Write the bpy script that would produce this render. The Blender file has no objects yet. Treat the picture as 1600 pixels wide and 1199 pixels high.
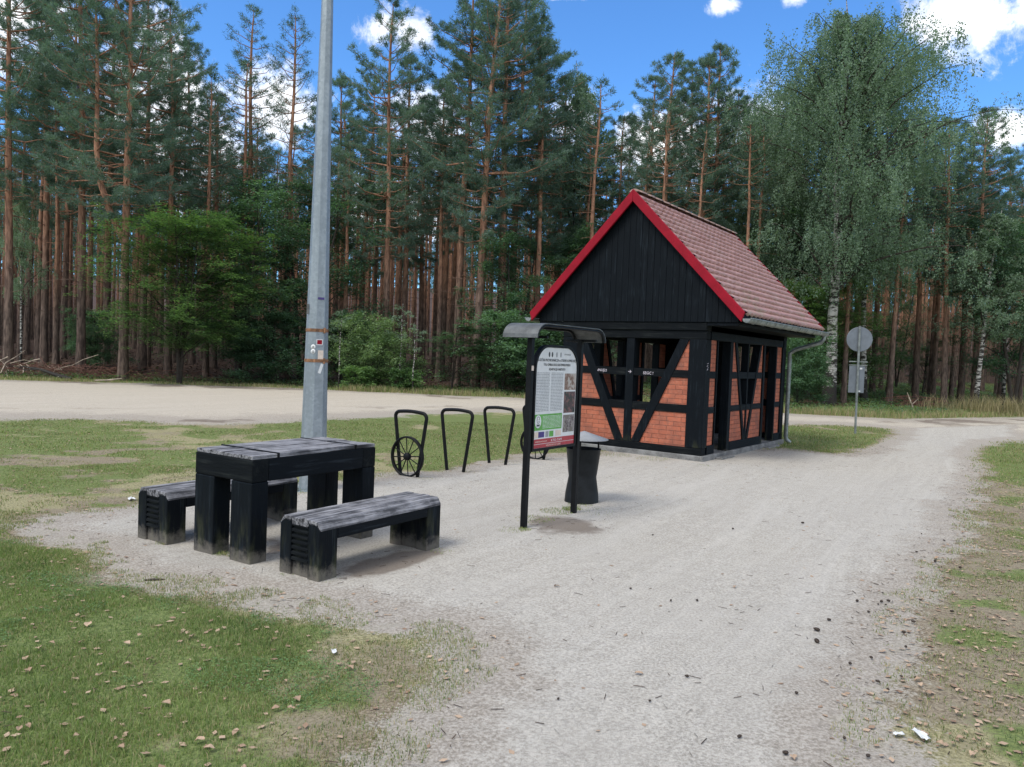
import bpy, math, random
import numpy as np
from mathutils import Vector, Matrix
sc = bpy.context.scene
C = sc.collection
PI = math.pi
R = math.radians

# ------------------------------------------------------------------ camera
F_PX, PITCH, ROLL, EYE = 1200.0, R(2.03), 0.040, 1.6
_F = np.array([0, math.cos(PITCH), -math.sin(PITCH)])
_R0 = np.array([1., 0, 0]); _U0 = np.array([0, math.sin(PITCH), math.cos(PITCH)])
_RT = _R0*math.cos(ROLL)+_U0*math.sin(ROLL)
_UP = -_R0*math.sin(ROLL)+_U0*math.cos(ROLL)
cd = bpy.data.cameras.new('camera'); cam = bpy.data.objects.new('camera', cd); C.objects.link(cam)
cd.sensor_fit = 'HORIZONTAL'; cd.sensor_width = 36; cd.lens = 36*F_PX/1600
cd.clip_start = 0.05; cd.clip_end = 2000
m = Matrix((( _RT[0], _UP[0], -_F[0], 0), (_RT[1], _UP[1], -_F[1], 0), (_RT[2], _UP[2], -_F[2], EYE), (0, 0, 0, 1)))
cam.matrix_world = m
sc.camera = cam
sc.view_settings.view_transform = 'Standard'; sc.view_settings.look = 'None'
sc.view_settings.gamma = 1; sc.view_settings.exposure = 0.8

def ray(x, y): return _F+_RT*(x-800)/F_PX-_UP*(y-599.5)/F_PX
def gp(x, y, z=0.0):
    d = ray(x, y); t = (z-EYE)/d[2]
    return float(d[0]*t), float(d[1]*t)

# ------------------------------------------------------------------ light
SUN_EL, SUN_AZ = R(54), R(226)     # azimuth clockwise from +Y: the veiled sun stands high on the left
w = bpy.data.worlds.new('World'); sc.world = w; w.use_nodes = True
nt = w.node_tree; nt.nodes.clear()
class N:
    """small node-graph helper"""
    def __init__(s, tree): s.t = tree
    def n(s, kind, **kw):
        nd = s.t.nodes.new(kind)
        ins = kw.pop('ins', {})
        for k, v in kw.items(): setattr(nd, k, v)
        for k, v in ins.items():
            sk = nd.inputs[k]
            if isinstance(v, bpy.types.NodeSocket): s.t.links.new(v, sk)
            else: sk.default_value = v
        return nd
    def math(s, op, a, b=None, c=None, clamp=False):
        nd = s.t.nodes.new('ShaderNodeMath'); nd.operation = op; nd.use_clamp = clamp
        for i, v in enumerate((a, b, c)):
            if v is None: continue
            if isinstance(v, bpy.types.NodeSocket): s.t.links.new(v, nd.inputs[i])
            else: nd.inputs[i].default_value = v
        return nd.outputs[0]
    def mix(s, f, a, b, mode='MIX'):
        nd = s.t.nodes.new('ShaderNodeMix'); nd.data_type = 'RGBA'; nd.blend_type = mode
        for i, v in ((0, f), (6, a), (7, b)):
            if isinstance(v, bpy.types.NodeSocket): s.t.links.new(v, nd.inputs[i])
            elif i == 0: nd.inputs[0].default_value = v
            else: nd.inputs[i].default_value = (v[0], v[1], v[2], 1)
        return nd.outputs[2]
    def step(s, v, lo, hi):
        nd = s.t.nodes.new('ShaderNodeMapRange'); nd.interpolation_type = 'SMOOTHSTEP'
        s.t.links.new(v, nd.inputs[0]); nd.inputs[1].default_value = lo; nd.inputs[2].default_value = hi
        return nd.outputs[0]
    def noise(s, vec, scale, detail=4, rough=0.55, dist=0.0):
        nd = s.t.nodes.new('ShaderNodeTexNoise')
        if vec is not None: s.t.links.new(vec, nd.inputs['Vector'])
        nd.inputs['Scale'].default_value = scale; nd.inputs['Detail'].default_value = detail
        nd.inputs['Roughness'].default_value = rough; nd.inputs['Distortion'].default_value = dist
        return nd.outputs[0]
    def mapping(s, vec, scale=(1, 1, 1), rot=(0, 0, 0), loc=(0, 0, 0)):
        nd = s.t.nodes.new('ShaderNodeMapping'); s.t.links.new(vec, nd.inputs[0])
        nd.inputs['Scale'].default_value = scale; nd.inputs['Rotation'].default_value = rot; nd.inputs['Location'].default_value = loc
        return nd.outputs[0]
N.rmap = lambda s, vec, scale, rot: s.mapping(s.mapping(vec, (1, 1, 1), (0, 0, rot)), scale)
g = N(nt)
sky = g.n('ShaderNodeTexSky', sky_type='NISHITA', sun_disc=False, sun_elevation=SUN_EL, sun_rotation=SUN_AZ, air_density=1.0, dust_density=0.3, ozone_density=2.5)
skyc = g.mix(1.0, sky.outputs[0], (0.54, 0.92, 1.30), 'MULTIPLY')
dirv = g.n('ShaderNodeTexCoord').outputs['Generated']
blobs = [(1480, 25, .045, .035), (1550, 30, .06, .035), (1620, 20, .06, .05), (1575, 200, .035, .025), (600, 40, .032, .022), (640, 50, .034, .026), (30, 30, .07, .075), (425, 170, .06, .055),
         (250, 190, .10, .12), (330, 250, .07, .08), (1130, 8, .022, .012), (1240, 0, .018, .01), (880, -8, .03, .01), (670, 200, .06, .06), (900, 190, .04, .05), (1050, 230, .10, .05), (1180, 200, .05, .05), (560, 330, .05, .05), (650, 330, .08, .05)]
tot = None
for (px, py, rx, rz) in blobs:
    d = ray(px, py); d = d/np.linalg.norm(d)
    sub = g.n('ShaderNodeVectorMath', operation='SUBTRACT', ins={0: dirv, 1: tuple(d)}).outputs[0]
    sca = g.n('ShaderNodeVectorMath', operation='MULTIPLY', ins={0: sub, 1: (1/rx, 1/rx, 1/rz)}).outputs[0]
    ln = g.n('ShaderNodeVectorMath', operation='LENGTH', ins={0: sca}).outputs['Value']
    v = g.math('SUBTRACT', 1.0, ln, clamp=False)
    tot = v if tot is None else g.math('MAXIMUM', tot, v)
cn = g.math('ADD', g.math('MULTIPLY', g.noise(dirv, 11.0, 10, 0.68, 0.6), .75), g.math('MULTIPLY', g.noise(dirv, 42.0, 8, 0.7, 0.4), .25))
cn2 = g.noise(dirv, 2.6, 6, 0.6)
dsp = g.n('ShaderNodeSeparateXYZ', ins={0: dirv})
back = g.math('MAXIMUM', g.step(g.math('MULTIPLY', dsp.outputs[1], -1.0), -.55, .1), g.step(dsp.outputs[2], .55, .8))  # unseen cloud cover added behind the camera and overhead to whiten the light
tot = g.math('MAXIMUM', g.math('MAXIMUM', tot, -0.9), g.math('SUBTRACT', g.math('MULTIPLY', back, 1.5), .9))
cov = g.math('ADD', tot, g.math('MULTIPLY', g.math('SUBTRACT', cn, 0.5), 4.2))
cov = g.step(cov, -0.05, 0.75)
shade = g.step(g.noise(dirv, 7.0, 5), 0.35, 0.7)
cloudc = g.mix(shade, (0.62, 0.66, 0.74), (1.0, 1.0, 1.0))
bg1 = g.n('ShaderNodeBackground', ins={0: skyc, 1: 0.105})
bg2 = g.n('ShaderNodeBackground', ins={0: cloudc, 1: 1.0})
mx = g.n('ShaderNodeMixShader', ins={0: cov, 1: bg1.outputs[0], 2: bg2.outputs[0]})
g.n('ShaderNodeOutputWorld', ins={0: mx.outputs[0]})
sl = bpy.data.lights.new('sun', 'SUN'); sl.energy = 1.5; sl.angle = R(20); sl.color = (1.0, 0.95, 0.87)
so = bpy.data.objects.new('sun', sl); C.objects.link(so)
sd = Vector((math.sin(SUN_AZ)*math.cos(SUN_EL), math.cos(SUN_AZ)*math.cos(SUN_EL), math.sin(SUN_EL)))
so.rotation_euler = sd.to_track_quat('Z', 'Y').to_euler(); so.location = (0, 0, 40)

# ------------------------------------------------------------------ helpers: noise fields
def _h(ix, iy, seed):
    n = (ix.astype(np.int64)*374761393+iy.astype(np.int64)*668265263+seed*974711) & 0x7fffffff
    n = ((n ^ (n >> 13))*1274126177) & 0x7fffffff
    n = n ^ (n >> 16)
    return (n & 0xffff)/65535.0
def vnoise(x, y, s, seed=0):
    x = np.asarray(x, float)*s; y = np.asarray(y, float)*s
    ix = np.floor(x); iy = np.floor(y); fx = x-ix; fy = y-iy
    fx = fx*fx*(3-2*fx); fy = fy*fy*(3-2*fy)
    a = _h(ix, iy, seed); b = _h(ix+1, iy, seed); c = _h(ix, iy+1, seed); d = _h(ix+1, iy+1, seed)
    return (a*(1-fx)+b*fx)*(1-fy)+(c*(1-fx)+d*fx)*fy
def fbm(x, y, s, seed=0, o=4):
    r = 0; a = .5; t = 0
    for i in range(o):
        r = r+a*vnoise(x, y, s, seed+i*17); t += a; a *= .55; s *= 2.03
    return r/t
def sstep(v, a, b):
    t = np.clip((v-a)/(b-a), 0, 1); return t*t*(3-2*t)
EDGE_X = [-300, -60, -18.8, -10, 0, 9.5, 13.3, 20.7, 40, 60, 300]
EDGE_Y = [28, 28, 28.2, 30.2, 29.5, 26.8, 26.2, 31, 38, 45, 60]
def edge_d(x, y): return y-np.interp(x, EDGE_X, EDGE_Y)
def gz(x, y):
    x = np.asarray(x, float); y = np.asarray(y, float)
    d = edge_d(x, y)
    far = sstep(d, 1, 34)*1.35+np.maximum(d-62, 0)*0.105
    bump = (fbm(x, y, .25, 5, 3)-.5)*.9*sstep(d, 2, 12)
    near = (fbm(x, y, .45, 9, 3)-.5)*.04+(fbm(x, y, 5, 3, 3)-.5)*.004
    return far+bump+near
def seg_sdf(x, y, poly):
    """signed distance to a polygon, positive inside"""
    x = np.asarray(x, float); y = np.asarray(y, float)
    best = np.full(x.shape, 1e9); ins = np.zeros(x.shape, bool)
    n = len(poly)
    for i in range(n):
        ax, ay = poly[i]; bx, by = poly[(i+1) % n]
        ex, ey = bx-ax, by-ay
        t = np.clip(((x-ax)*ex+(y-ay)*ey)/(ex*ex+ey*ey+1e-12), 0, 1)
        best = np.minimum(best, (x-ax-t*ex)**2+(y-ay-t*ey)**2)
        c = ((ay > y) != (by > y)) & (x < (bx-ax)*(y-ay)/((by-ay) if abs(by-ay) > 1e-9 else 1e-9)+ax)
        ins ^= c
    d = np.sqrt(best)
    return np.where(ins, d, -d)
SAND = [(-.25, 1.2)]+[gp(*q) for q in [(600, 1199), (665, 1120), (735, 1050), (720, 990), (600, 965), (470, 945), (330, 925), (215, 900), (150, 865), (40, 822), (110, 808), (215, 790), (300, 768), (450, 765), (560, 752), (600, 745), (690, 738), (765, 722), (830, 712), (930, 708), (1090, 700), (1226, 702), (1320, 712), (1372, 700), (1405, 680), (1418, 668), (1600, 662), (1600, 684), (1540, 690), (1520, 705), (1530, 740), (1515, 790), (1480, 850), (1448, 900), (1422, 960), (1388, 1030), (1368, 1100), (1358, 1199)]]+[(1.17, 1.2)]
LOT = [(-80, 12), (-30, 13.5), (-16, 14.2)]+[gp(*q) for q in [(0, 652), (130, 655), (300, 660), (420, 658), (600, 650), (800, 641), (950, 646), (1225, 661), (1330, 664), (1418, 673), (1500, 690), (1600, 683)]]+[(22, 25), (40, 31), (60, 38), (60, 44), (40, 37), (20.7, 30.3)]+[(13.3, 25.7), (9.5, 26.4), (0, 29.2), (-10, 30), (-18.8, 27.8), (-60, 27.5), (-80, 27.5)]
def masks(x, y):
    s1 = seg_sdf(x, y, SAND); s2 = seg_sdf(x, y, LOT)
    n1 = fbm(x, y, 1.6, 21, 4)-.5; n2 = fbm(x, y, .5, 31, 3)-.5
    kx, ky = .45, 7.5
    kd = np.hypot((x-kx-.1)*1.1, (y-ky)*.8)
    island = np.clip(.75-kd, -1, 1)
    sa = np.minimum(s1+n1*.55, 9)
    sb = s2+n1*.8+n2*1.2
    return s1, s2, sa, sb, island
def green_field(x, y):
    """0..1 amount of living grass"""
    s1, s2, sa, sb, isl = masks(x, y)
    s = np.maximum(sa, sb*.8)
    out = sstep(-s, .0, .45)
    dr = np.hypot(x-3.2, y-3)
    p = fbm(x, y, .55, 41, 4)+(fbm(x, y, 2.6, 77, 4)-.5)*.55
    thr = np.full(np.shape(x), .40)
    thr = thr-.22*sstep(-(x+.7), .0, 1.2)*sstep(5.4-y, 0, 1.2)          # lush lawn near, left
    thr = thr+.13*np.exp(-((x+6.5)**2/16+(y-8.8)**2/7))                     # dry patch left
    thr = thr-.20*sstep(y, 9.8, 12)*sstep(22-y, 0, 5)*sstep(x, -8, -4)
    thr = thr+.03*sstep(x, 1.6, 2.6)*sstep(13-y, 0, 4)
    a = sstep(p, thr-.16, thr+.24)
    d = edge_d(x, y)
    forest = sstep(d, 1.5, 4)
    verge = sstep(d, -.6, .4)
    v = np.clip(a*out, 0, 1)*(1-forest)
    v = np.where(d > 0, np.maximum(v, verge*(1-sstep(d, 2.5, 5))*.9), v)
    moss = sstep(fbm(x, y, .3, 51, 3)+.16*sstep(x, 4, 9), .42, .55)*sstep(d, 1, 3)*(1-sstep(d, 18, 30))*(.45+.55*sstep(x, 4, 9))
    return np.clip(np.maximum(v, moss*.8), 0, 1), forest

# ------------------------------------------------------------------ helpers: objects
MATS = {}
def tag(o, label=None, cat=None, group=None, kind=None):
    if label: o['label'] = label
    if cat: o['category'] = cat
    if group: o['group'] = group
    if kind: o['kind'] = kind
    return o
def empty(name, loc, rz=0, label=None, cat=None, group=None):
    o = bpy.data.objects.new(name, None); C.objects.link(o)
    o.location = loc; o.rotation_euler = (0, 0, rz); o.empty_display_size = .2
    return tag(o, label, cat, group)
def npmesh(name, V, F, mats, mi=None, smooth=False, attr=None):
    V = np.asarray(V, np.float32); F = np.asarray(F, np.int32); k = F.shape[1]
    me = bpy.data.meshes.new(name)
    me.vertices.add(len(V)); me.vertices.foreach_set('co', V.ravel())
    me.loops.add(F.size); me.loops.foreach_set('vertex_index', F.ravel())
    me.polygons.add(len(F)); me.polygons.foreach_set('loop_start', np.arange(0, F.size, k, dtype=np.int32))
    if mi is not None: me.polygons.foreach_set('material_index', np.asarray(mi, np.int32))
    if smooth: me.polygons.foreach_set('use_smooth', np.ones(len(F), bool))
    for mm in mats: me.materials.append(mm)
    me.update(calc_edges=True)
    if attr:
        for an, av in attr.items():
            a = me.attributes.new(an, 'FLOAT_COLOR', 'POINT')
            col = np.ones((len(V), 4), np.float32); col[:, :av.shape[1]] = av
            a.data.foreach_set('color', col.ravel())
    me.validate()
    return me
def link(name, me, parent=None):
    o = bpy.data.objects.new(name, me); C.objects.link(o)
    if parent is not None: o.parent = parent
    return o
class MB:
    def __init__(s): s.v = []; s.f = []; s.sm = []
    def poly(s, pts, faces, smooth=False):
        b = len(s.v); s.v += [tuple(p) for p in pts]
        for f in faces: s.f.append([b+i for i in f]); s.sm.append(smooth)
    def box(s, x0, x1, y0, y1, z0, z1):
        P = [(x, y, z) for z in (z0, z1) for y in (y0, y1) for x in (x0, x1)]
        s.poly(P, [(0, 2, 3, 1), (4, 5, 7, 6), (0, 1, 5, 4), (2, 6, 7, 3), (0, 4, 6, 2), (1, 3, 7, 5)])
        return s
    def prism(s, pts, axis, a, b):
        """extrude a 2-d outline along axis (0 x, 1 y, 2 z) from a to b"""
        n = len(pts)
        def P(u, v, t): return ((t, u, v), (u, t, v), (u, v, t))[axis]
        V = [P(u, v, a) for u, v in pts]+[P(u, v, b) for u, v in pts]
        s.poly(V, [tuple(range(n)), tuple(range(2*n-1, n-1, -1))]+[(i, (i+1) % n, n+(i+1) % n, n+i) for i in range(n)])
        return s
    def tube(s, pts, rad, n=10, cap=True, smooth=True, flat=1.0):
        pts = [Vector(p) for p in pts]; k = len(pts)
        if not hasattr(rad, '__len__'): rad = [rad]*k
        up = None; V = []
        for i, p in enumerate(pts):
            t = (pts[min(i+1, k-1)]-pts[max(i-1, 0)]).normalized()
            if up is None:
                up = t.orthogonal().normalized()
            up = (up-t*up.dot(t)).normalized(); sd_ = t.cross(up)
            for j in range(n):
                a = 2*PI*j/n+PI/n
                V.append(p+up*math.cos(a)*rad[i]+sd_*math.sin(a)*rad[i]*flat)
        Fc = [(i*n+j, i*n+(j+1) % n, (i+1)*n+(j+1) % n, (i+1)*n+j) for i in range(k-1) for j in range(n)]
        s.poly(V, Fc, smooth)
        if cap:
            s.poly(V[:n], [tuple(range(n-1, -1, -1))]); s.poly(V[-n:], [tuple(range(n))])
        return s
    def lathe(s, prof, n=32, c=(0, 0, 0), smooth=True):
        V = []; k = len(prof)
        for r_, z in prof:
            for j in range(n):
                a = 2*PI*j/n; V.append((c[0]+r_*math.cos(a), c[1]+r_*math.sin(a), c[2]+z))
        s.poly(V, [(i*n+j, i*n+(j+1) % n, (i+1)*n+(j+1) % n, (i+1)*n+j) for i in range(k-1) for j in range(n)], smooth)
        return s
    def build(s, name, mat, parent=None, bevel=0, loc=None, seg=2):
        me = bpy.data.meshes.new(name); me.from_pydata(s.v, [], s.f); me.update()
        me.polygons.foreach_set('use_smooth', s.sm)
        import bmesh
        bm = bmesh.new(); bm.from_mesh(me); bmesh.ops.recalc_face_normals(bm, faces=bm.faces); bm.to_mesh(me); bm.free()
        me.materials.append(mat)
        o = link(name, me, parent)
        if loc: o.location = loc
        if bevel:
            b = o.modifiers.new('bevel', 'BEVEL'); b.width = bevel; b.segments = seg; b.limit_method = 'ANGLE'; b.angle_limit = R(35)
        return o
def textmesh(txt, size, mat, depth=.0006, align='CENTER'):
    cu = bpy.data.curves.new('t', 'FONT'); cu.body = txt; cu.size = size; cu.align_x = align; cu.extrude = depth; cu.resolution_u = 2
    o = bpy.data.objects.new('t', cu); C.objects.link(o)
    dg = bpy.context.evaluated_depsgraph_get()
    me = bpy.data.meshes.new_from_object(o.evaluated_get(dg)); bpy.data.objects.remove(o); bpy.data.curves.remove(cu)
    me.materials.clear(); me.materials.append(mat)
    return me

# ------------------------------------------------------------------ materials
def newmat(name):
    mt = bpy.data.materials.new(name); mt.use_nodes = True; mt.node_tree.nodes.clear(); return mt, N(mt.node_tree)
def finish(g, col, rough=.8, bump=None, bstr=.3, bdist=.01, metal=0.0, spec=.5, trans=None):
    p = g.n('ShaderNodeBsdfPrincipled', ins={'Roughness': rough, 'Metallic': metal, 'Specular IOR Level': spec})
    if isinstance(col, bpy.types.NodeSocket): g.t.links.new(col, p.inputs['Base Color'])
    else: p.inputs['Base Color'].default_value = (*col, 1)
    if bump is not None:
        b = g.n('ShaderNodeBump', ins={'Strength': bstr, 'Distance': bdist, 'Height': bump}); g.t.links.new(b.outputs[0], p.inputs['Normal'])
    out = p.outputs[0]
    if trans is not None:
        tr = g.n('ShaderNodeBsdfTranslucent', ins={'Color': trans})
        out = g.n('ShaderNodeMixShader', ins={0: .38, 1: out, 2: tr.outputs[0]}).outputs[0]
    g.n('ShaderNodeOutputMaterial', ins={0: out})
def obco(g): return g.n('ShaderNodeTexCoord').outputs['Object']
def m_plain(name, col, rough=.6, metal=0, var=.25, scale=6, spec=.5, bstr=.1):
    mt, g = newmat(name); co = obco(g)
    n = g.noise(co, scale, 5); n2 = g.noise(co, scale*9, 3)
    f = g.math('ADD', g.math('MULTIPLY', n, .7), g.math('MULTIPLY', n2, .3))
    c = g.mix(g.step(f, .35, .65), [x*(1-var) for x in col], [min(1, x*(1+var)) for x in col])
    finish(g, c, g.math('ADD', rough-.08, g.math('MULTIPLY', n2, .16)), n2, bstr, .004, metal, spec)
    MATS[name] = mt; return mt
def m_wood(name, dark, light, amt=.5, axis='x', algae=0.0, rough=.7, fine=1.0):
    """painted or bare timber with the grain along one local axis; amt = share of worn colour"""
    mt, g = newmat(name); co = obco(g)
    sc_ = {'x': (.8, 14, 14), 'y': (14, .8, 14), 'z': (14, 14, .8)}[axis]
    gv = g.mapping(co, tuple(v*fine for v in sc_))
    n1 = g.noise(gv, 2.2, 6, .65); n2 = g.noise(g.mapping(co, tuple(v*2.5 for v in sc_)), 3.5, 4, .6); n3 = g.noise(co, 3.0, 4)
    f = g.math('ADD', g.math('MULTIPLY', n1, .55), g.math('ADD', g.math('MULTIPLY', n2, .2), g.math('MULTIPLY', n3, .25)))
    c = g.mix(g.step(f, .62-amt*.25, .78-amt*.25), dark, light)
    c = g.mix(g.math('MULTIPLY', g.step(n2, .55, .75), .4), c, (.004, .004, .0045))
    if algae:
        z = g.n('ShaderNodeSeparateXYZ', ins={0: co}).outputs[2]
        na = g.noise(g.mapping(co, (5, 5, 1.2)), 2.4, 5, .6)
        a = g.math('MULTIPLY', g.step(na, .46, .68), g.math('SUBTRACT', 1.0, g.step(z, .05, algae)))
        c = g.mix(g.math('MULTIPLY', a, .65), c, (.060, .066, .034))
        dst = g.math('SUBTRACT', 1.0, g.step(g.math('ADD', z, g.math('MULTIPLY', g.noise(co, 17, 5, .7), -.22)), -.10, .02))
        c = g.mix(g.math('MULTIPLY', dst, .55), c, (.22, .20, .17))
    finish(g, c, g.math('ADD', rough-.1, g.math('MULTIPLY', n1, .25)), g.math('ADD', n1, g.math('MULTIPLY', n2, .6)), .55, .006, 0, .11)
    MATS[name] = mt; return mt
def m_leaf(name, c1, c2, vscale=.6, trans=1.0, rough=.55, hz=None):
    mt, g = newmat(name); co = obco(g)
    rnd = g.n('ShaderNodeObjectInfo').outputs['Random']
    isl = g.n('ShaderNodeNewGeometry').outputs['Random Per Island']
    n = g.noise(co, vscale, 3)
    f = g.math('ADD', g.math('MULTIPLY', n, .6), g.math('ADD', g.math('MULTIPLY', isl, .35), g.math('MULTIPLY', rnd, .2)))
    c = g.mix(g.step(f, .3, .85), c1, c2)
    t = g.mix(1.0, c, (1.25*trans, 1.5*trans, .7*trans), 'MULTIPLY')
    finish(g, c, rough, spec=.25, trans=t)
    MATS[name] = mt; return mt

WOOD = m_wood('black_timber', (.0026, .0046, .0070), (.014, .020, .026), .45, 'z', .42, .6)
WOODX = m_wood('black_timber_beam', (.003, .0050, .0075), (.018, .024, .030), .5, 'x', 0, .6)
WOODY = m_wood('black_timber_end', (.003, .0045, .006), (.016, .019, .019), .5, 'y', 0, .65)
WORN, g = newmat('worn_grey_timber'); co = obco(g)
fa = g.noise(g.mapping(co, (1.1, 26, 26)), 1.8, 8, .7, .4); fb = g.noise(g.mapping(co, (2.5, 70, 70)), 1.5, 5, .65); fc = g.noise(co, 4.5, 6, .65); fd = g.noise(g.mapping(co, (.9, 11, 11)), 1.3, 4, .6)
c = g.mix(g.step(g.math('ADD', g.math('MULTIPLY', fa, .6), g.math('MULTIPLY', fc, .4)), .40, .58), (.045, .046, .052), (.29, .29, .31))
c = g.mix(g.math('MULTIPLY', g.step(fb, .5, .66), .45), c, (.09, .088, .09)); c = g.mix(g.math('MULTIPLY', g.step(fd, .60, .66), .85), c, (.016, .016, .018))
c = g.mix(g.math('MULTIPLY', g.step(fc, .56, .72), .5), c, (.20, .19, .17))
finish(g, c, .8, g.math('ADD', fa, g.math('MULTIPLY', fb, .6)), .8, .008, 0, .2)
def m_bark_pine():
    mt, g = newmat('pine_bark'); co = obco(g)
    z = g.n('ShaderNodeSeparateXYZ', ins={0: co}).outputs[2]
    n1 = g.noise(g.mapping(co, (7, 7, 1.6)), 1.6, 5, .6); n2 = g.noise(g.mapping(co, (1, 1, .25)), 1.3, 3)
    lo = g.mix(g.step(n1, .35, .65), (.060, .044, .037), (.16, .118, .095))
    hi = g.mix(g.step(n1, .3, .65), (.16, .085, .058), (.38, .205, .13))
    f = g.step(g.math('ADD', z, g.math('MULTIPLY', n2, 3.0)), 3.6, 9.5)
    finish(g, g.mix(f, lo, hi), .9, n1, .6, .03, 0, .2); return mt
BARK = m_bark_pine()
def m_bark_birch():
    mt, g = newmat('birch_bark'); co = obco(g)
    z = g.n('ShaderNodeSeparateXYZ', ins={0: co}).outputs[2]
    n1 = g.noise(g.mapping(co, (2.0, 2.0, 6)), 1.6, 5, .7); n3 = g.noise(co, 1.1, 3)
    f = g.math('ADD', n1, g.math('MULTIPLY', g.math('SUBTRACT', 1.0, g.step(z, .0, 1.6)), .18))
    c = g.mix(g.step(f, .46, .54), (.40, .39, .36), (.03, .028, .025))
    c = g.mix(g.math('MULTIPLY', g.step(n3, .5, .7), .35), c, (.16, .14, .11))
    finish(g, c, .8, n1, .4, .02, 0, .2); return mt
BIRCHBARK = m_bark_birch()
DARKBARK = m_plain('dark_bark', (.035, .028, .022), .9, 0, .4, 5)
NEEDLE = m_leaf('pine_needles', (.062, .115, .095), (.165, .245, .200), .9, .8)
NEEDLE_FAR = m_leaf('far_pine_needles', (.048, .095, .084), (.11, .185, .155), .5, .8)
BIRCHLEAF = m_leaf('birch_leaves', (.105, .165, .115), (.245, .335, .235), .8, .9)
LEAF_MID = m_leaf('broad_leaves', (.066, .132, .060), (.185, .295, .11), 1.0, 1.0)
LEAF_DARK = m_leaf('dark_broad_leaves', (.055, .112, .072), (.130, .225, .125), 1.0, .9)
LEAF_BRIGHT = m_leaf('bright_shrub_leaves', (.085, .150, .070), (.21, .29, .135), 1.2, 1.0)
GRASS = m_leaf('grass_blades', (.070, .122, .040), (.27, .33, .12), 1.1, .9)
STRAW = m_leaf('dry_grass_blades', (.19, .17, .09), (.46, .38, .23), 1.2, .8)
GALV, g = newmat('galvanised_steel'); co = obco(g)
v = g.n('ShaderNodeTexVoronoi', ins={'Vector': co, 'Scale': 38.0}); n = g.noise(co, 9, 5, .6); n2 = g.noise(g.mapping(co, (1, 1, .12)), 7, 4)
f = g.math('ADD', g.math('MULTIPLY', v.outputs['Color'], .16), g.math('ADD', g.math('MULTIPLY', n, .30), g.math('MULTIPLY', n2, .55)))
finish(g, g.mix(g.step(f, .35, .75), (.20, .235, .26), (.32, .365, .40)), .5, n, .15, .004, .35, .5)
BLACKMETAL = m_plain('black_paint_metal', (.0035, .004, .005), .5, 0, .35, 14, .2)
DARKBIN = m_plain('dark_grey_metal', (.009, .011, .013), .5, 0, .35, 8, .22)
GREYMETAL = m_plain('grey_sheet_metal', (.095, .10, .10), .5, .3, .3, 12)
ZINC = m_plain('zinc_gutter', (.20, .22, .215), .45, .4, .35, 8)
RED = m_plain('red_sheet_metal', (.24, .003, .014), .55, 0, .12, 5, .18)
CONCRETE = m_plain('plinth_concrete', (.17, .17, .165), .9, 0, .35, 6, .3, .4)
RUST = m_plain('rusty_band', (.20, .10, .05), .85, 0, .5, 30)
WHITE = m_plain('white_print', (.62, .63, .63), .5, 0, .06, 10, bstr=.02)
OFFW = m_plain('pale_sticker', (.62, .52, .44), .6, 0, .1, 20)
INK = m_plain('dark_ink', (.05, .05, .055), .6, 0, .2, 10, bstr=.02)
GREYINK = m_plain('grey_text_ink', (.26, .27, .28), .6, 0, .1, 10, bstr=.02)
GREENP = m_plain('green_print', (.10, .33, .055), .5, 0, .15, 10, bstr=.02)
REDP = m_plain('red_print', (.36, .035, .045), .5, 0, .12, 10, bstr=.02)
PURPLE = m_plain('violet_print', (.05, .03, .16), .5, 0, .12, 10, bstr=.02)
CHALK = m_plain('white_marker', (.55, .5, .55), .7, 0, .2, 40, bstr=.02)
SIGNBACK = m_plain('grey_sign_back', (.15, .17, .195), .5, .3, .12, 6)
HOOD = m_plain('pale_hood', (.24, .25, .26), .5, 0, .1, 9)
def m_photo(name, a, b, c, s):
    mt, g = newmat(name); co = obco(g); n = g.noise(co, s, 4, .6, 1.0); n2 = g.noise(co, s*.5, 3)
    finish(g, g.mix(g.step(n2, .5, .6), g.mix(g.step(n, .4, .6), a, b), c), .5); return mt
PH = [m_photo('print_photo_a', (.16, .09, .06), (.30, .22, .18), (.4, .36, .32), 30), m_photo('print_photo_b', (.02, .03, .02), (.09, .045, .05), (.16, .08, .07), 26), m_photo('print_photo_c', (.07, .05, .05), (.30, .27, .26), (.16, .14, .11), 34)]
def m_brick(name, swz):
    mt, g = newmat(name); co = obco(g)
    sp = g.n('ShaderNodeSeparateXYZ', ins={0: co})
    u = sp.outputs[0] if swz == 'x' else sp.outputs[1]
    cv = g.n('ShaderNodeCombineXYZ', ins={0: u, 1: sp.outputs[2]}).outputs[0]
    b = g.n('ShaderNodeTexBrick', ins={'Vector': cv, 'Color1': (.43, .125, .068, 1), 'Color2': (.27, .085, .052, 1), 'Mortar': (.17, .065, .042, 1), 'Scale': 1.0, 'Mortar Size': .0045, 'Mortar Smooth': .3, 'Bias': -.2, 'Brick Width': .26, 'Row Height': .077})
    n = g.noise(co, 22, 5, .65); n2 = g.noise(co, 3, 3)
    c = g.mix(g.math('MULTIPLY', g.step(n, .4, .75), .45), b.outputs[0], (.44, .20, .135))
    n4 = g.noise(g.mapping(co, (1, 1, .5)), 7, 5, .7); c = g.mix(g.math('MULTIPLY', g.step(n4, .52, .72), .45), c, (.13, .075, .06))
    c = g.mix(g.math('MULTIPLY', g.step(n2, .45, .7), .5), c, (.15, .07, .055))
    z = sp.outputs[2]
    hgt = g.math('SUBTRACT', g.math('MULTIPLY', n, .25), b.outputs[1])
    finish(g, c, .85, hgt, .9, .008, 0, .3); return mt
BRICKX, BRICKY = m_brick('brick_infill_side', 'x'), m_brick('brick_infill_gable', 'y')
TILE, g = newmat('roof_tile'); co = obco(g)
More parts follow.
